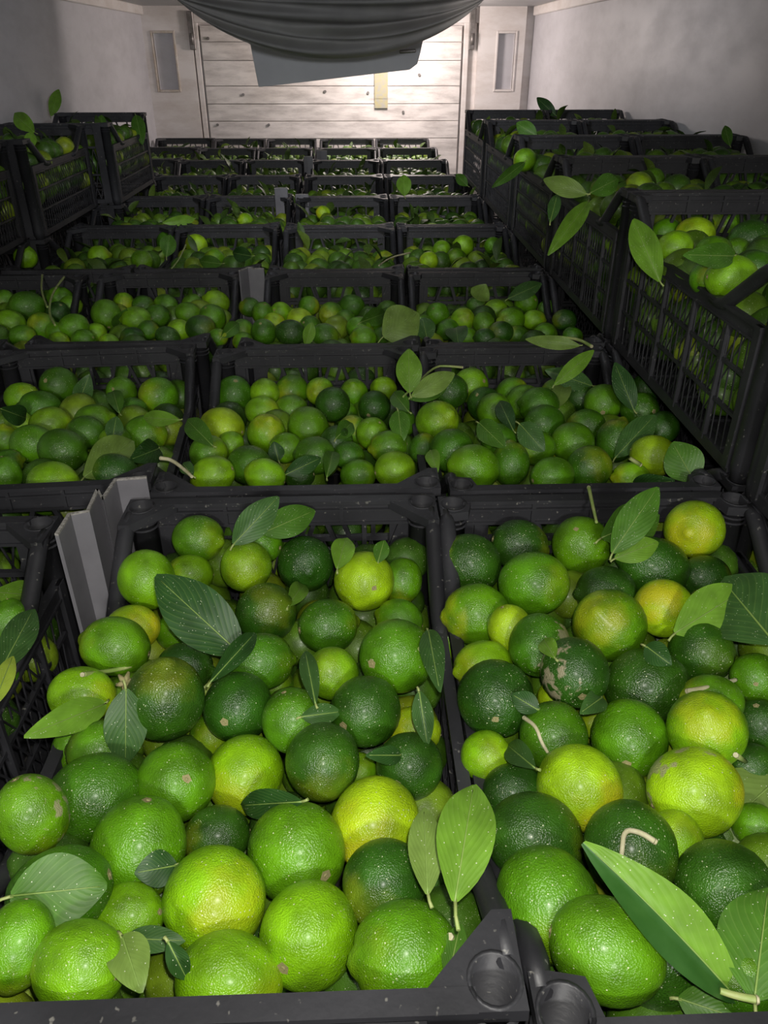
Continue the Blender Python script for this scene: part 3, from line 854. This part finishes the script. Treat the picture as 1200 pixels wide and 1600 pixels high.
# a few single limes farther back, where they can still be picked out
FAR = ((307, 383, 36, 'y', 'yellow-green lime catching the light in the fourth row left crates'), (160, 316, 28, 'y', 'yellow-green lime at the left of the dim crate by the left stack'),
       (155, 401, 34, 'l', 'bright green lime below the left stack, in the fourth row left crates'), (222, 408, 34, 'm', 'mid-green lime near the rim, left half of the fourth row left crates'),
       (335, 405, 32, 'm', 'mid-green lime right of the yellow one in the fourth row left crates'), (262, 378, 36, 'e', 'deep green lime with a leaf on it, left of the yellow lime'),
       (505, 333, 22, 'y', 'small bright lime in the dim fifth row middle crate'), (383, 345, 24, 'l', 'bright lime near the far rim of the fourth row left crates'), (675, 362, 26, 'l', 'bright lime against the far rim of the fourth row right crate'),
       (690, 390, 28, 'l', 'bright lime in the centre of the fourth row right crate'), (670, 408, 28, 'y', 'yellow-green lime at the near rim of the fourth row right crate'), (712, 402, 28, 'm', 'mid-green lime near the rim of the fourth row right crate'),
       (724, 384, 32, 'l', 'largest bright lime in the fourth row right crate'), (770, 384, 26, 'm', 'mid-green lime in the right part of the fourth row right crate'), (805, 382, 24, 'l', 'bright lime at the right end of the fourth row right crate'),
       (40, 402, 36, 'l', 'bright long lime at the left end of the fourth row left crates'), (820, 250, 34, 'l', 'bright lime hanging over the raised crate at the third place'), (998, 290, 40, 'y', 'yellow-green lime in the raised crate behind the near raised one'),
       (1090, 233, 30, 'l', 'bright round lime on top of the raised wall column'), (1020, 282, 34, 'm', 'mid-green lime behind the yellow one in the raised crate'))
for k, (x, y, wd, tone, lab) in enumerate(FAR):
    zz = R - 0.045 if y > 300 or x < 600 else R + H - 0.045
    p = P(x, y, zz); t = (p - CAM).dot(CF); r = min(0.034, max(0.027, wd / 2 * t / F))
    add_lime(p, r * 1.05, r, Vector((random.uniform(-1, 1), random.uniform(-1, 1), random.uniform(-0.4, 0.4))), tone, False, k, lab, 'limes far back in the truck', button=False)

# ---- heaps: the uncountable rest of every crate, joined
SPH = lime_mesh('heap_seed', 9, 0.05, 14, 9)
SV = np.array([v.co[:] for v in SPH.vertices]); SF = [list(p.vertices) for p in SPH.polygons]
bpy.data.meshes.remove(SPH)


def heap(name, spots, label, group):
    V, Fc = [], []; base = 0
    for (p, r) in spots:
        ax = Vector((random.gauss(0, 1), random.gauss(0, 1), random.gauss(0, 0.6))).normalized()
        Rm = np.array(ax.to_track_quat('X', 'Z').to_matrix())
        e = random.uniform(1.0, 1.15)
        V.append((SV * [r * e, r, r]) @ Rm.T + np.array(p))
        Fc += [[i + base for i in f] for f in SF]; base += len(SV)
    me = bpy.data.meshes.new(name); me.from_pydata(np.vstack(V).tolist(), [], Fc)
    me.polygons.foreach_set('use_smooth', [True] * len(Fc))
    o = link(name, me, M_HEAP); tag(o, label, 'limes', group, 'stuff'); return o


def heap_spots(key, top, layers, zb, taken):
    o = CRATES[key]
    ex, ey = CW * o.scale.x / 2 - 0.036, CL * o.scale.y / 2 - 0.036
    if abs(o.rotation_euler.z) > 1:
        pass
    out = []
    for l in range(layers):
        s = 0.060
        nx, ny = max(1, int(2 * ex / s)) + 1, int(2 * ey / (s * 0.92)) + 1
        for j in range(ny):
            for i in range(nx):
                lx = -ex + 2 * ex * (i + (0.25 if (j + l) % 2 else -0.05)) / max(1, nx - 1) * 0.98 + random.uniform(-.006, .006)
                ly = -ey + 2 * ey * j / max(1, ny - 1) + random.uniform(-.007, .007)
                lx = max(-ex, min(ex, lx))
                bulge = 0.028 * (1 - (ly / ey) ** 2) * (1 - 0.5 * (lx / ex) ** 2)
                z = top - l * 0.046 + bulge + random.uniform(-0.014, 0.014)
                p = Matrix.Rotation(o.rotation_euler.z, 3, 'Z') @ Vector((lx, ly, 0)) + Vector((o.location.x, o.location.y, o.location.z + z))
                r = random.uniform(0.028, 0.032)
                if any((p - c).length < 0.8 * (r + rr) for c, rr in taken): continue
                out.append((p, r))
    return out


for key in ('A', 'B', 'K', 'E', 'F', 'G', 'C', 'D', 'I', 'J', 'R110'):
    dk = 'R1' if key == 'R110' else key
    mine = [c for c in LIMES if (c[0] - CRATES[key].location).length < 0.5]
    sp = heap_spots(key, H - (0.085 if key in 'AB' else 0.098), 3 if key in ('A', 'B', 'R110') else 2, 0, mine)
    if key == 'R110':
        sp += heap_spots(key, H - 0.215, 1, 0, mine); sp = [q for q in sp if q[0].z > 2 * 0.155]
    if sp: heap('lime_heap', sp, 'under-layer of limes showing through the gaps in %s' % WHERE[dk], 'limes under the top layer')
for key, o in CRATES.items():
    if key in ('A', 'B', 'K', 'E', 'F', 'G', 'C', 'D', 'I', 'J', 'R110', 'N1', 'N2'): continue
    if key[0] in 'RL' and key[2] == '0' and not key in ('R000', 'R001'): continue
    if key[0] == 'L' and len(key) == 3 and key[2] == '0': continue
    mine = [c for c in LIMES if (c[0] - o.location).length < 0.5]
    lay = 4 if key in ('R010', 'R210', 'R310') else (2 if key[0] != 'L' else 3)
    sp = heap_spots(key, H - (0.092 if key[0] in 'MQXYZ' else 0.078), lay, 0, mine)
    heap('lime_heap', sp, 'heap of limes in the ' + o['label'], 'heaps of limes in the farther crates')


# ---------------------------------------------------------------- leaves and twigs
LC = {'d': (0.020, 0.070, 0.012), 'g': (0.040, 0.105, 0.022), 'm': (0.055, 0.150, 0.012), 'l': (0.13, 0.27, 0.022), 'o': (0.15, 0.24, 0.045), 'y': (0.28, 0.38, 0.04)}
LCN = {'d': 'dark green', 'g': 'grey-green', 'm': 'mid-green', 'l': 'light green', 'o': 'olive green', 'y': 'yellowish'}


def leaf_grid(L, W, fold=0.35, bend=0.25, curl=0.0, nl=14, nw=3, twist=0.0, wav=0.03):
    """blade along +y from 0 to L, normal +z; returns verts, faces, uvs, spine"""
    vs, uv, sp = [], [], []
    for j in range(nl + 1):
        v = j / nl
        hw = W / 2 * (math.sin(PI * min(1, v * 0.97 + 0.015)) ** 0.75) * (1.12 - 0.3 * v)
        ang = bend * (v - 0.5)
        y = L * (v - 0.5) * (1 - bend * bend * 0.05) + L * 0.5
        z = -bend * L * (v - 0.5) ** 2
        tw = twist * (v - 0.5)
        for i in range(-nw, nw + 1):
            u = i / nw
            x = hw * u
            zz = z + abs(x) * fold + curl * x * abs(u) + wav * W * math.sin(v * 11 + (2 if u > 0 else 0)) * abs(u) ** 2 + x * math.sin(tw)
            vs.append((x * math.cos(min(1.2, abs(fold))), y, zz)); uv.append((0.5 + u / 2, v))
        sp.append((0, y, z))
    n = 2 * nw + 1
    fs = [(j * n + i, j * n + i + 1, (j + 1) * n + i + 1, (j + 1) * n + i) for j in range(nl) for i in range(2 * nw)]
    return vs, fs, uv, sp


def leaf_mesh(vs, fs, uv):
    me = bpy.data.meshes.new('leaf'); me.from_pydata(vs, [], fs)
    l = me.uv_layers.new(name='UVMap')
    for p in me.polygons:
        p.use_smooth = True
        for li in p.loop_indices: l.data[li].uv = uv[me.loops[li].vertex_index]
    return me


def first_hit(r):
    """depth (along the view axis) at which ray r meets the nearest lime"""
    rn = r.length; d = r / rn; best = None
    for c, rad in LIMES:
        oc = c - CAM; b_ = oc.dot(d)
        if b_ < 0: continue
        h2 = oc.length_squared - b_ * b_
        if h2 < rad * rad:
            s = b_ - math.sqrt(rad * rad - h2)
            if best is None or s < best: best = s
    return None if best is None else best / rn


LEAVES = []


def leaf(bx, by, tx, ty, wpx, c, where, zoff=None, tilt=0.0, fold=0.3, bend=0.25, stem=0.25, base_z=R, twist=0.3, adj='', curl=0.0, roll=0.0):
    """leaf from base pixel to tip pixel, laid on the limes it covers (or at height base_z + zoff)"""
    hb, ht = (first_hit(ray(bx + (tx - bx) * k, by + (ty - by) * k)) for k in (0.12, 0.88))
    zz = base_z + (zoff if zoff is not None else -0.01)
    pb, pt = P(bx, by, zz), P(tx, ty, zz)
    tb, tt_ = (pb - CAM).dot(CF), (pt - CAM).dot(CF)
    if zoff is None:
        if hb: tb = hb - 0.002
        if ht: tt_ = ht - 0.002
        m_ = (tb + tt_) / 2
        lim = 0.045
        if abs(tb - tt_) > 2 * lim: tb, tt_ = (m_ + lim, m_ - lim) if tb > tt_ else (m_ - lim, m_ + lim)
    tt_ += tilt
    A_, B_ = CAM + ray(bx, by) * tb, CAM + ray(tx, ty) * tt_
    if (B_ - A_).length > 0.115:
        tt_ = tb + 0.02 * (1 if ty < by else -1); B_ = CAM + ray(tx, ty) * tt_
    tm = (tb + tt_) / 2
    L = (B_ - A_).length; W = wpx * tm / F
    yax = (B_ - A_).normalized()
    nrm = (CAM - (A_ + B_) / 2).normalized()
    nrm = (nrm - yax * nrm.dot(yax)).normalized()
    nrm = (Matrix.Rotation(roll, 3, yax) @ nrm)
    xax = yax.cross(nrm)
    M = Matrix((xax, yax, nrm)).transposed()
    vs, fs, uv, sp = leaf_grid(L, W / max(0.5, math.cos(min(1.2, abs(fold)))) , fold, bend, curl, twist=twist)
    sh = 0.0
    if zoff is None:
        for v in vs:
            wp = A_ + M @ Vector(v)
            for cc, rr in LIMES:
                dd = (wp - cc).length
                if dd < rr:
                    sh = max(sh, min(rr - dd, 0.012))
    o = link('leaf', leaf_mesh(vs, fs, uv), M_LEAF)
    o.matrix_world = Matrix.Translation(A_ + nrm * sh) @ M.to_4x4()
    cc = LC[c]; j = random.uniform(0.9, 1.1); o.color = (cc[0] * j, cc[1] * j, cc[2] * j, 1)
    tag(o, '%s%s leaf %s' % (adj and adj + ' ', LCN[c], where), 'leaf', 'citrus leaves among the limes')
    rw = max(0.0007, W * 0.016)
    MB().tube([Vector(p) + Vector((0, 0, 0.0004)) for p in sp[:-1]], [rw * (1 - 0.7 * k / len(sp)) for k in range(len(sp) - 1)], 5).build('midrib', M_RIB, o)
    if stem:
        s0 = Vector(sp[0])
        MB().tube([s0 + Vector((0, 0.002, 0)), s0 + Vector((0.1 * stem * W, -stem * W * 0.4, -0.001)), s0 + Vector((0.25 * stem * W, -stem * W * 0.8, -0.002))], [0.0013, 0.0011, 0.0014], 6).build('petiole', M_STEM, o)
    LEAVES.append(o)
    return o


lf = leaf
lf(376, 1022, 240, 897, 92, 'd', 'lying across the upper middle of the front left crate', adj='large speckled', fold=0.25)
lf(332, 1062, 402, 985, 34, 'd', 'standing on edge just below the large speckled leaf', fold=0.8)
lf(197, 1072, 196, 1190, 66, 'g', 'pointing down from a brown calyx in the front left crate', adj='oval', fold=0.12)
lf(168, 1098, 40, 1150, 52, 'l', 'poking over the left side rail of the front left crate')
lf(365, 850, 436, 775, 50, 'g', 'standing against the far rim of the front left crate', zoff=0.0)
lf(412, 832, 495, 796, 50, 'm', 'lying flat against the far rim, right of the standing leaf', zoff=0.0, fold=0.15)
lf(528, 885, 542, 836, 38, 'l', 'tucked behind the yellow-green lime of the front left crate')
lf(590, 880, 600, 845, 26, 'm', 'small, between two limes near the far right of front left crate')
lf(470, 1120, 532, 1112, 34, 'g', 'curled, in the centre of the front left crate', fold=0.5)
lf(492, 1095, 476, 1012, 30, 'g', 'twisted upright, in the centre of the front left crate', fold=0.6)
lf(448, 950, 472, 915, 30, 'l', 'small, below the dark speckled lime near the far rim')
lf(668, 978, 686, 1075, 40, 'g', 'curling round the stemmed lime beside the divider', fold=0.4)
lf(482, 1252, 386, 1258, 46, 'd', 'lying on a bright lime, centre right of the front left crate')
lf(276, 1352, 210, 1364, 56, 'd', 'pressed against a big lime at lower left', fold=0.15)
lf(18, 1400, 168, 1384, 112, 'm', 'broad and glossy over a lime at the lower left', fold=0.1, adj='whitish-specked')
lf(192, 1466, 222, 1556, 66, 'o', 'just behind the near rim of the front left crate', fold=0.4)
lf(196, 1466, 290, 1470, 40, 'g', 'dull, above the olive leaf by the near rim')
lf(262, 1470, 292, 1530, 34, 'd', 'narrow, right of the olive leaf by the near rim', fold=0.6)
lf(655, 1080, 668, 1165, 34, 'g', 'thin, by the divider beside a pale lime', fold=0.5)
lf(630, 1180, 575, 1180, 30, 'd', 'dark sliver between the limes right of centre, front left crate')
lf(712, 1400, 742, 1216, 92, 'l', 'standing tall on the divider between the two front crates', zoff=0.05, fold=0.35, stem=0.5, adj='large glossy', bend=0.3)
lf(668, 1392, 662, 1256, 56, 'o', 'half hidden behind the tall glossy leaf on the divider', zoff=0.02, stem=0.4)
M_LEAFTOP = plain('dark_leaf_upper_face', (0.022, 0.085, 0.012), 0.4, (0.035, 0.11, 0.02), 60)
fl_ = lf(1150, 1562, 908, 1316, 96, 'l', 'folded, one half dark, slanting over the front right crate', fold=0.5, bend=0.25, stem=0.5, roll=0.25)
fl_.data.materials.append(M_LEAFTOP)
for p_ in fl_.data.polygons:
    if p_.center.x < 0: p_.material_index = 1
lf(-12, 925, 58, 930, 44, 'l', 'across the top of the crate beyond the big spacer', fold=0.2)
lf(2, 1045, 56, 945, 50, 'g', 'standing by the side rail of the crate beyond the spacer', fold=0.25)
lf(-10, 1100, 22, 1020, 30, 'y', 'at the left frame edge beyond the side rail', fold=0.2)
lf(1178, 1568, 1200, 1392, 130, 'm', 'big and smooth at the lower right corner', fold=0.1)
lf(1215, 1218, 1108, 1312, 112, 'o', 'broad and rounded at the right edge', fold=0.12)
lf(1050, 992, 1162, 922, 74, 'l', 'creased, right side of the front right crate', fold=0.2)
lf(1215, 1010, 1132, 910, 130, 'g', 'very broad and dull behind the creased leaf at right', fold=0.12)
lf(958, 862, 1030, 758, 54, 'm', 'arching over the far rim of the front right crate', zoff=0.012)
lf(945, 838, 1034, 800, 70, 'm', 'held level below the arching leaf at the far rim', zoff=0.0, fold=0.15)
lf(962, 872, 1030, 846, 40, 'l', 'small, below the level leaf near the far rim')
lf(1000, 860, 960, 870, 36, 'g', 'wrapped behind the stemmed lime in the front right crate')
lf(842, 1110, 800, 1085, 36, 'd', 'dark fragment beside the darkest lime, front right crate')
lf(868, 1030, 850, 1000, 30, 'l', 'small, between the scarred limes of the front right crate')
lf(700, 1530, 720, 1440, 40, 'm', 'tucked below the divider corner near the round sockets', zoff=-0.01)
lf(830, 1195, 788, 1160, 40, 'g', 'behind the yellow lime in the front right crate')
lf(1010, 1010, 1050, 1040, 40, 'd', 'dark and creased left of the small dark lime', fold=0.5)
lf(940, 1090, 905, 1115, 36, 'g', 'narrow, between two dark limes of the front right crate')
lf(1060, 1560, 1150, 1590, 60, 'm', 'flat behind the near rim of the front right crate')
lf(640, 612, 638, 543, 42, 'l', 'upright on the divider of the second row', zoff=0.02, fold=0.15)
lf(645, 618, 712, 582, 34, 'o', 'beside the upright leaf on the second row divider', zoff=0.012)
lf(640, 622, 700, 606, 26, 'm', 'thin and drooping below the olive leaf on the second row divider', zoff=0.006)
lf(636, 640, 612, 610, 28, 'm', 'left of the second row divider, pointing back', zoff=0.0)
lf(622, 640, 628, 690, 34, 'm', 'hanging down left of the second row divider', zoff=0.0)
lf(672, 700, 682, 735, 24, 'l', 'small, right of the second row divider', zoff=-0.01)
lf(925, 603, 852, 578, 32, 'g', 'lying below the far rim, right-hand second row crate')
lf(960, 716, 1022, 650, 42, 'g', 'dull and folded beside the yellow lime', fold=0.45)
lf(1085, 752, 1050, 690, 62, 'm', 'broad, in the corner under the mesh side', zoff=-0.02, fold=0.1)
lf(990, 640, 960, 565, 34, 'd', 'narrow, rising along the foot of the mesh side', zoff=-0.02)
lf(750, 662, 792, 702, 38, 'm', 'between two limes, left half of the mesh-side second row crate')
lf(812, 662, 850, 705, 40, 'g', 'dark and folded at the centre of the mesh-side second row crate')
lf(800, 668, 778, 622, 28, 'd', 'small upright among limes of the mesh-side second row crate')
lf(870, 640, 880, 600, 30, 'o', 'below the far rim centre of the mesh-side second row crate')
lf(985, 760, 1050, 752, 34, 'd', 'flat at the near rim, right part of mesh-side second row crate')
lf(868, 600, 930, 545, 26, 'l', 'narrow, climbing to the far rim beside the stack', zoff=0.0)
lf(328, 692, 288, 652, 34, 'm', 'poking left out of the middle second row crate', zoff=0.0)
lf(300, 742, 284, 722, 22, 'g', 'at the near left corner of the middle second row crate', zoff=0.0)
lf(445, 742, 500, 716, 30, 'd', 'near the front rim, middle second row crate')
lf(512, 740, 522, 700, 26, 'm', 'upright slender, middle second row crate', fold=0.5)
lf(520, 690, 545, 665, 28, 'm', 'creased, centre of the middle second row crate')
lf(435, 720, 428, 690, 26, 'd', 'dark, centre left of the middle second row crate')
lf(128, 748, 204, 690, 62, 'o', 'broad and dull across the left-edge second row crate', adj='large')
lf(250, 700, 204, 718, 42, 'd', 'dark, at the right end of the left-edge second row crate')
lf(278, 656, 222, 652, 26, 'l', 'thin, touching the right side of the left-edge second row crate')
lf(122, 632, 140, 585, 30, 'g', 'upright behind the round lime of the left-edge second row crate')
lf(185, 640, 175, 605, 26, 'm', 'small upright, middle of the left-edge second row crate')
lf(175, 690, 182, 650, 28, 'g', 'standing between limes, left-edge second row crate')
lf(5, 640, 45, 655, 34, 'd', 'dark, at the frame edge in the second row')
lf(600, 525, 655, 488, 66, 'o', 'wide and flat on the third row divider', zoff=0.0, fold=0.08, adj='dull')
lf(716, 535, 712, 507, 36, 'g', 'upright at the near rim of the third row right crate')
lf(795, 466, 848, 442, 26, 'g', 'below the far rim at the right of the third row')
lf(745, 468, 760, 445, 34, 'o', 'curled below the far rim of the third row right crate')
lf(668, 532, 660, 495, 34, 'g', 'dark and broken beside the wide third row leaf')
lf(905, 540, 820, 530, 22, 'o', 'narrow, lying on the rim at the foot of the tall stack', zoff=0.01)
lf(478, 540, 488, 502, 20, 'l', 'slender, at the near rim of the middle third row crate')
lf(560, 505, 600, 490, 28, 'm', 'curled in the middle third row crate')
lf(185, 510, 200, 480, 26, 'm', 'upright in the third row crate left of the spacer')
lf(345, 528, 372, 505, 22, 'm', 'at the right end of the third row left crate')
lf(1030, 438, 988, 340, 44, 'l', 'standing in the near corner of the raised crate', zoff=-0.055, base_z=R + H, fold=0.6)
lf(1150, 400, 1070, 398, 40, 'm', 'flat among the limes of the near raised crate', base_z=R + H)
lf(1085, 438, 1060, 405, 34, 'l', 'below the yellow lime of the near raised crate', base_z=R + H)
lf(1205, 440, 1155, 470, 50, 'l', 'hanging at the near end of the raised crate', zoff=-0.06, base_z=R + H)
lf(922, 312, 858, 396, 30, 'l', 'drooping over the side of the second raised crate', zoff=-0.03, base_z=R + H, adj='yellow-lit', fold=0.5)
lf(915, 303, 848, 280, 30, 'o', 'pointing left over the stack behind the near raised crate', zoff=0.02, base_z=R + H)
lf(925, 300, 968, 278, 34, 'm', 'lying on the limes behind the near raised crate', zoff=0.0, base_z=R + H)
lf(860, 345, 872, 300, 20, 'g', 'small, tucked by the post of the stack', zoff=-0.02, base_z=R + H)
lf(822, 252, 770, 292, 18, 'm', 'drooping from the third raised crate', zoff=-0.035, base_z=R + H)
lf(838, 212, 806, 192, 24, 'm', 'curved, above the fourth raised crate', zoff=-0.01, base_z=R + H)
lf(868, 180, 838, 152, 18, 'd', 'dark, on top of the farthest raised crates', zoff=-0.02, base_z=R + H)
lf(1140, 226, 1132, 195, 16, 'm', 'upright on the wall column of the right stack', zoff=-0.01, base_z=R + H)
lf(80, 180, 92, 138, 18, 'l', 'upright alone above the left stack', zoff=-0.02, base_z=R + H)
lf(52, 205, 20, 176, 26, 'l', 'pale and lit on top of the left stack', zoff=0.0, base_z=R + H)
lf(45, 232, 50, 205, 18, 'l', 'smaller pale one below the lit leaf on the left stack', zoff=-0.04, base_z=R + H)
lf(212, 178, 222, 224, 22, 'm', 'hanging at the far corner of the left stack', zoff=0.0, base_z=R + H)
lf(160, 205, 158, 178, 14, 'm', 'small upright on the far raised left crate', zoff=-0.05, base_z=R + H)
lf(260, 400, 265, 365, 26, 'm', 'upright beside the yellow-lit lime of the fourth row left crates', zoff=0.0)
lf(305, 342, 255, 348, 16, 'l', 'lit, on the near rim of the fifth row left crates', zoff=0.01)
lf(345, 412, 310, 408, 22, 'm', 'at the near rim of the fourth row left crates', zoff=0.0)
lf(632, 305, 630, 272, 24, 'l', 'standing alone in the dim sixth row', zoff=0.01)
lf(730, 290, 712, 272, 16, 'm', 'lying in the dim sixth row near the stack', zoff=0.0)
lf(392, 400, 362, 395, 24, 'd', 'dark, at the right end of the fourth row left crates', zoff=0.0)


def litter(o, n, seed):
    rnd = random.Random(seed); V, Fc, U = [], [], []; base = 0
    ex, ey = CW * o.scale.x / 2 - 0.03, CL * o.scale.y / 2 - 0.04
    for k in range(n):
        vs, fs, uv, sp = leaf_grid(rnd.uniform(0.05, 0.085), rnd.uniform(0.022, 0.036), rnd.uniform(0.1, 0.5), rnd.uniform(0.1, 0.6), 0, 6, 1)
        M = Matrix.Rotation(rnd.uniform(0, 6.28), 3, 'Z') @ Matrix.Rotation(rnd.uniform(-0.2, 1.1), 3, 'X') @ Matrix.Rotation(rnd.uniform(-0.6, 0.6), 3, 'Y')
        q = Matrix.Rotation(o.rotation_euler.z, 3, 'Z') @ Vector((rnd.uniform(-ex, ex), rnd.uniform(-ey, ey), 0)) + o.location + Vector((0, 0, H - 0.052 + rnd.uniform(-0.012, 0.02)))
        V += [tuple(q + M @ Vector(v)) for v in vs]; Fc += [tuple(i + base for i in f) for f in fs]; U += uv; base += len(vs)
    ob = link('leaf_litter', leaf_mesh(V, Fc, U), M_LEAFHEAP)
    tag(ob, 'loose leaves over the ' + o['label'], 'leaves', 'loose leaves in the farther crates', 'stuff')


for i, (key, o) in enumerate(CRATES.items()):
    if key[0] in 'MQXYZ' or (key[0] == 'R' and key[2] == '1' and key not in ('R110', 'R010')) or (key[0] == 'L' and key[2:] == '1'):
        litter(o, 13, i)


def twig(pts, r, label, m=M_STEM, z=None, base_z=R):
    """pts are pixels; laid on the limes, or at height z over the rims"""
    out = []
    for x, y in pts:
        h = first_hit(ray(x, y)) if z is None else None
        out.append(CAM + ray(x, y) * (h - r * 0.8) if h else P(x, y, base_z + (z if z is not None else -0.02)))
    for _ in range(2):
        if len(out) > 2:
            out = [out[0]] + [q for a_, b_ in zip(out, out[1:]) for q in (a_ * 0.75 + b_ * 0.25, a_ * 0.25 + b_ * 0.75)] + [out[-1]]
    n = len(out); o = MB().tube(out, [r * (1.25 - 0.4 * k / n) for k in range(n)], 7).build('twig', m)
    d = (out[0] - out[1]).normalized()
    MB().tube([out[0] + d * 0.0003, out[0] + d * 0.002], [r * 1.3, r * 1.1], 7).build('cut_end', M_CUT, o)
    tag(o, label, 'twig', 'twigs among the limes')
    return o


twig([(820, 1122), (838, 1135), (846, 1160), (856, 1176)], 0.0016, 'pale bent twig rising from the yellow lime of the front right crate', M_CUT)
twig([(1075, 1080), (1110, 1074), (1150, 1062)], 0.0022, 'white cut twig at the right side, under the small dark lime', M_CUT)
twig([(1022, 1314), (1000, 1300), (975, 1296), (972, 1330), (968, 1362)], 0.0018, 'hooked brownish twig lying on a dark lime, front right crate', M_CUT)
twig([(920, 762), (926, 790), (932, 816)], 0.002, 'green stem standing up over the far rim, front right crate', z=0.01)
twig([(130, 1054), (175, 1048), (210, 1040), (228, 1022)], 0.002, 'green stem crossing above the brown calyx, front left crate')
twig([(684, 1006), (668, 1010), (655, 1014)], 0.0024, 'short stub stem on the lime beside the divider')
twig([(704, 1465), (716, 1478), (730, 1484)], 0.0022, 'green hooked stem on the lime by the round sockets')
twig([(1180, 1562), (1150, 1556), (1125, 1548)], 0.0022, 'green stem joining the folded leaf at lower right', z=-0.005)
twig([(252, 716), (268, 718), (290, 735), (300, 745)], 0.0024, 'pale forked twig at the near left corner of the middle second row crate', M_CUT, z=0.0)
twig([(722, 574), (700, 572), (680, 572), (650, 600), (630, 620)], 0.0018, 'thin twig carrying leaves over the second row divider', z=0.015)
twig([(66, 430), (64, 455), (74, 480)], 0.0022, 'left one of two thin grey twigs in the third row', z=0.0)
twig([(100, 433), (80, 460), (76, 490), (86, 508)], 0.0024, 'right curved one of two thin grey twigs in the third row', z=0.0)
twig([(924, 541), (905, 530), (870, 526), (830, 528)], 0.0028, 'twig with a white cut end on the rim by the tall stack', z=0.012)
twig([(1000, 726), (984, 716)], 0.0026, 'short green stub on the yellow lime beside the mesh side')
twig([(290, 383), (280, 405), (268, 420)], 0.002, 'thin twig left of the yellow-lit lime in the fourth row left crates', z=0.0)
twig([(1150, 1180), (1165, 1190)], 0.002, 'short stub between limes at the right edge')
twig([(640, 395), (610, 402), (592, 415)], 0.002, 'pale stem in the fourth row middle crate', M_CUT, z=0.0)

# brown dried calyx in the front left crate
cp = CAM + ray(197, 1066) * ((first_hit(ray(197, 1066)) or 0.7) - 0.006)
b = MB()
for k in range(6):
    a = k * PI / 3 + 0.3
    d = (CR * math.cos(a) + CU * math.sin(a))
    b.tube([cp, cp + d * 0.005 - CF * 0.001, cp + d * 0.0095 + CF * 0.001], [0.0026, 0.0026, 0.0012], 6)
tag(b.build('dried_calyx', M_CALYX), 'brown dried calyx at the top of the oval leaf, front left crate', 'calyx')


# ---------------------------------------------------------------- grey corrugated spacers
def spacer(pts, z1, z0, label, t=0.0042, m=M_GREY):
    rt = empty('plastic_spacer', (pts[0][0], pts[0][1], 0)); o0 = rt.location
    n = len(pts); L_, R_ = [], []
    for k in range(n):
        a, c = Vector(pts[max(0, k - 1)]), Vector(pts[min(n - 1, k + 1)])
        d = (c - a).normalized(); nn = Vector((-d.y, d.x)) * t / 2; p = Vector(pts[k])
        L_.append(p + nn); R_.append(p - nn)
    def solid(name, za, zb, mm, e=0.0):
        b = MB(); bm = b.bm
        q = [[bm.verts.new((v.x - o0.x, v.y - o0.y, z)) for v in s] for s, z in ((L_, za), (R_, za), (L_, zb), (R_, zb))]
        for k in range(n - 1):
            bm.faces.new((q[0][k], q[0][k + 1], q[2][k + 1], q[2][k])); bm.faces.new((q[1][k + 1], q[1][k], q[3][k], q[3][k + 1]))
            bm.faces.new((q[2][k], q[2][k + 1], q[3][k + 1], q[3][k])); bm.faces.new((q[0][k + 1], q[0][k], q[1][k], q[1][k + 1]))
        for k in (0, n - 1): bm.faces.new((q[0][k], q[1][k], q[3][k], q[2][k]) if k else (q[0][k], q[2][k], q[3][k], q[1][k]))
        return b.build(name, mm, rt)
    solid('sheet', z0, z1 - 0.0025, m)
    solid('cut_edge', z1 - 0.0025, z1, M_GREYEDGE)
    tag(rt, label, 'spacer', 'grey plastic spacers between crates')
    return rt


zt = R + 0.022
def PL(*a): return [tuple(P(x, y, zt).xy) for x, y in a]
spacer(PL((88, 834), (108, 802), (137, 797), (152, 764), (160, 778), (180, 748), (229, 744)), zt, 0.02, 'large zigzag grey plastic spacer between the front left crates')
c3 = [(-0.262 + dx, 1.965 + dy) for dx, dy in ((-0.028, -0.035), (-0.012, 0.0), (0.0, 0.0), (0.0, -0.012), (0.03, -0.012))]
spacer(c3, R + 0.022, 0.02, 'small grey plastic spacer at the far corner of the third row')
for (x, y, wd, hh, lab) in ((440, 300, 20, 0.035, 'grey spacer tab, left one of the pair between the fifth row crates'), (472, 300, 20, 0.012, 'grey spacer tab, right one of the pair between the fifth row crates'),
                            (482, 246, 14, 0.03, 'grey spacer tab in the gap of the seventh row'), (503, 238, 16, 0.035, 'grey spacer tab right of centre in the rearmost rows')):
    p = P(x, y + 8, R); s = (p - CAM).dot(CF) / F * wd / 2
    spacer([(p.x - s, p.y - 0.01), (p.x - s * 0.2, p.y), (p.x + s, p.y - 0.004)], R + hh, R - 0.2, lab)
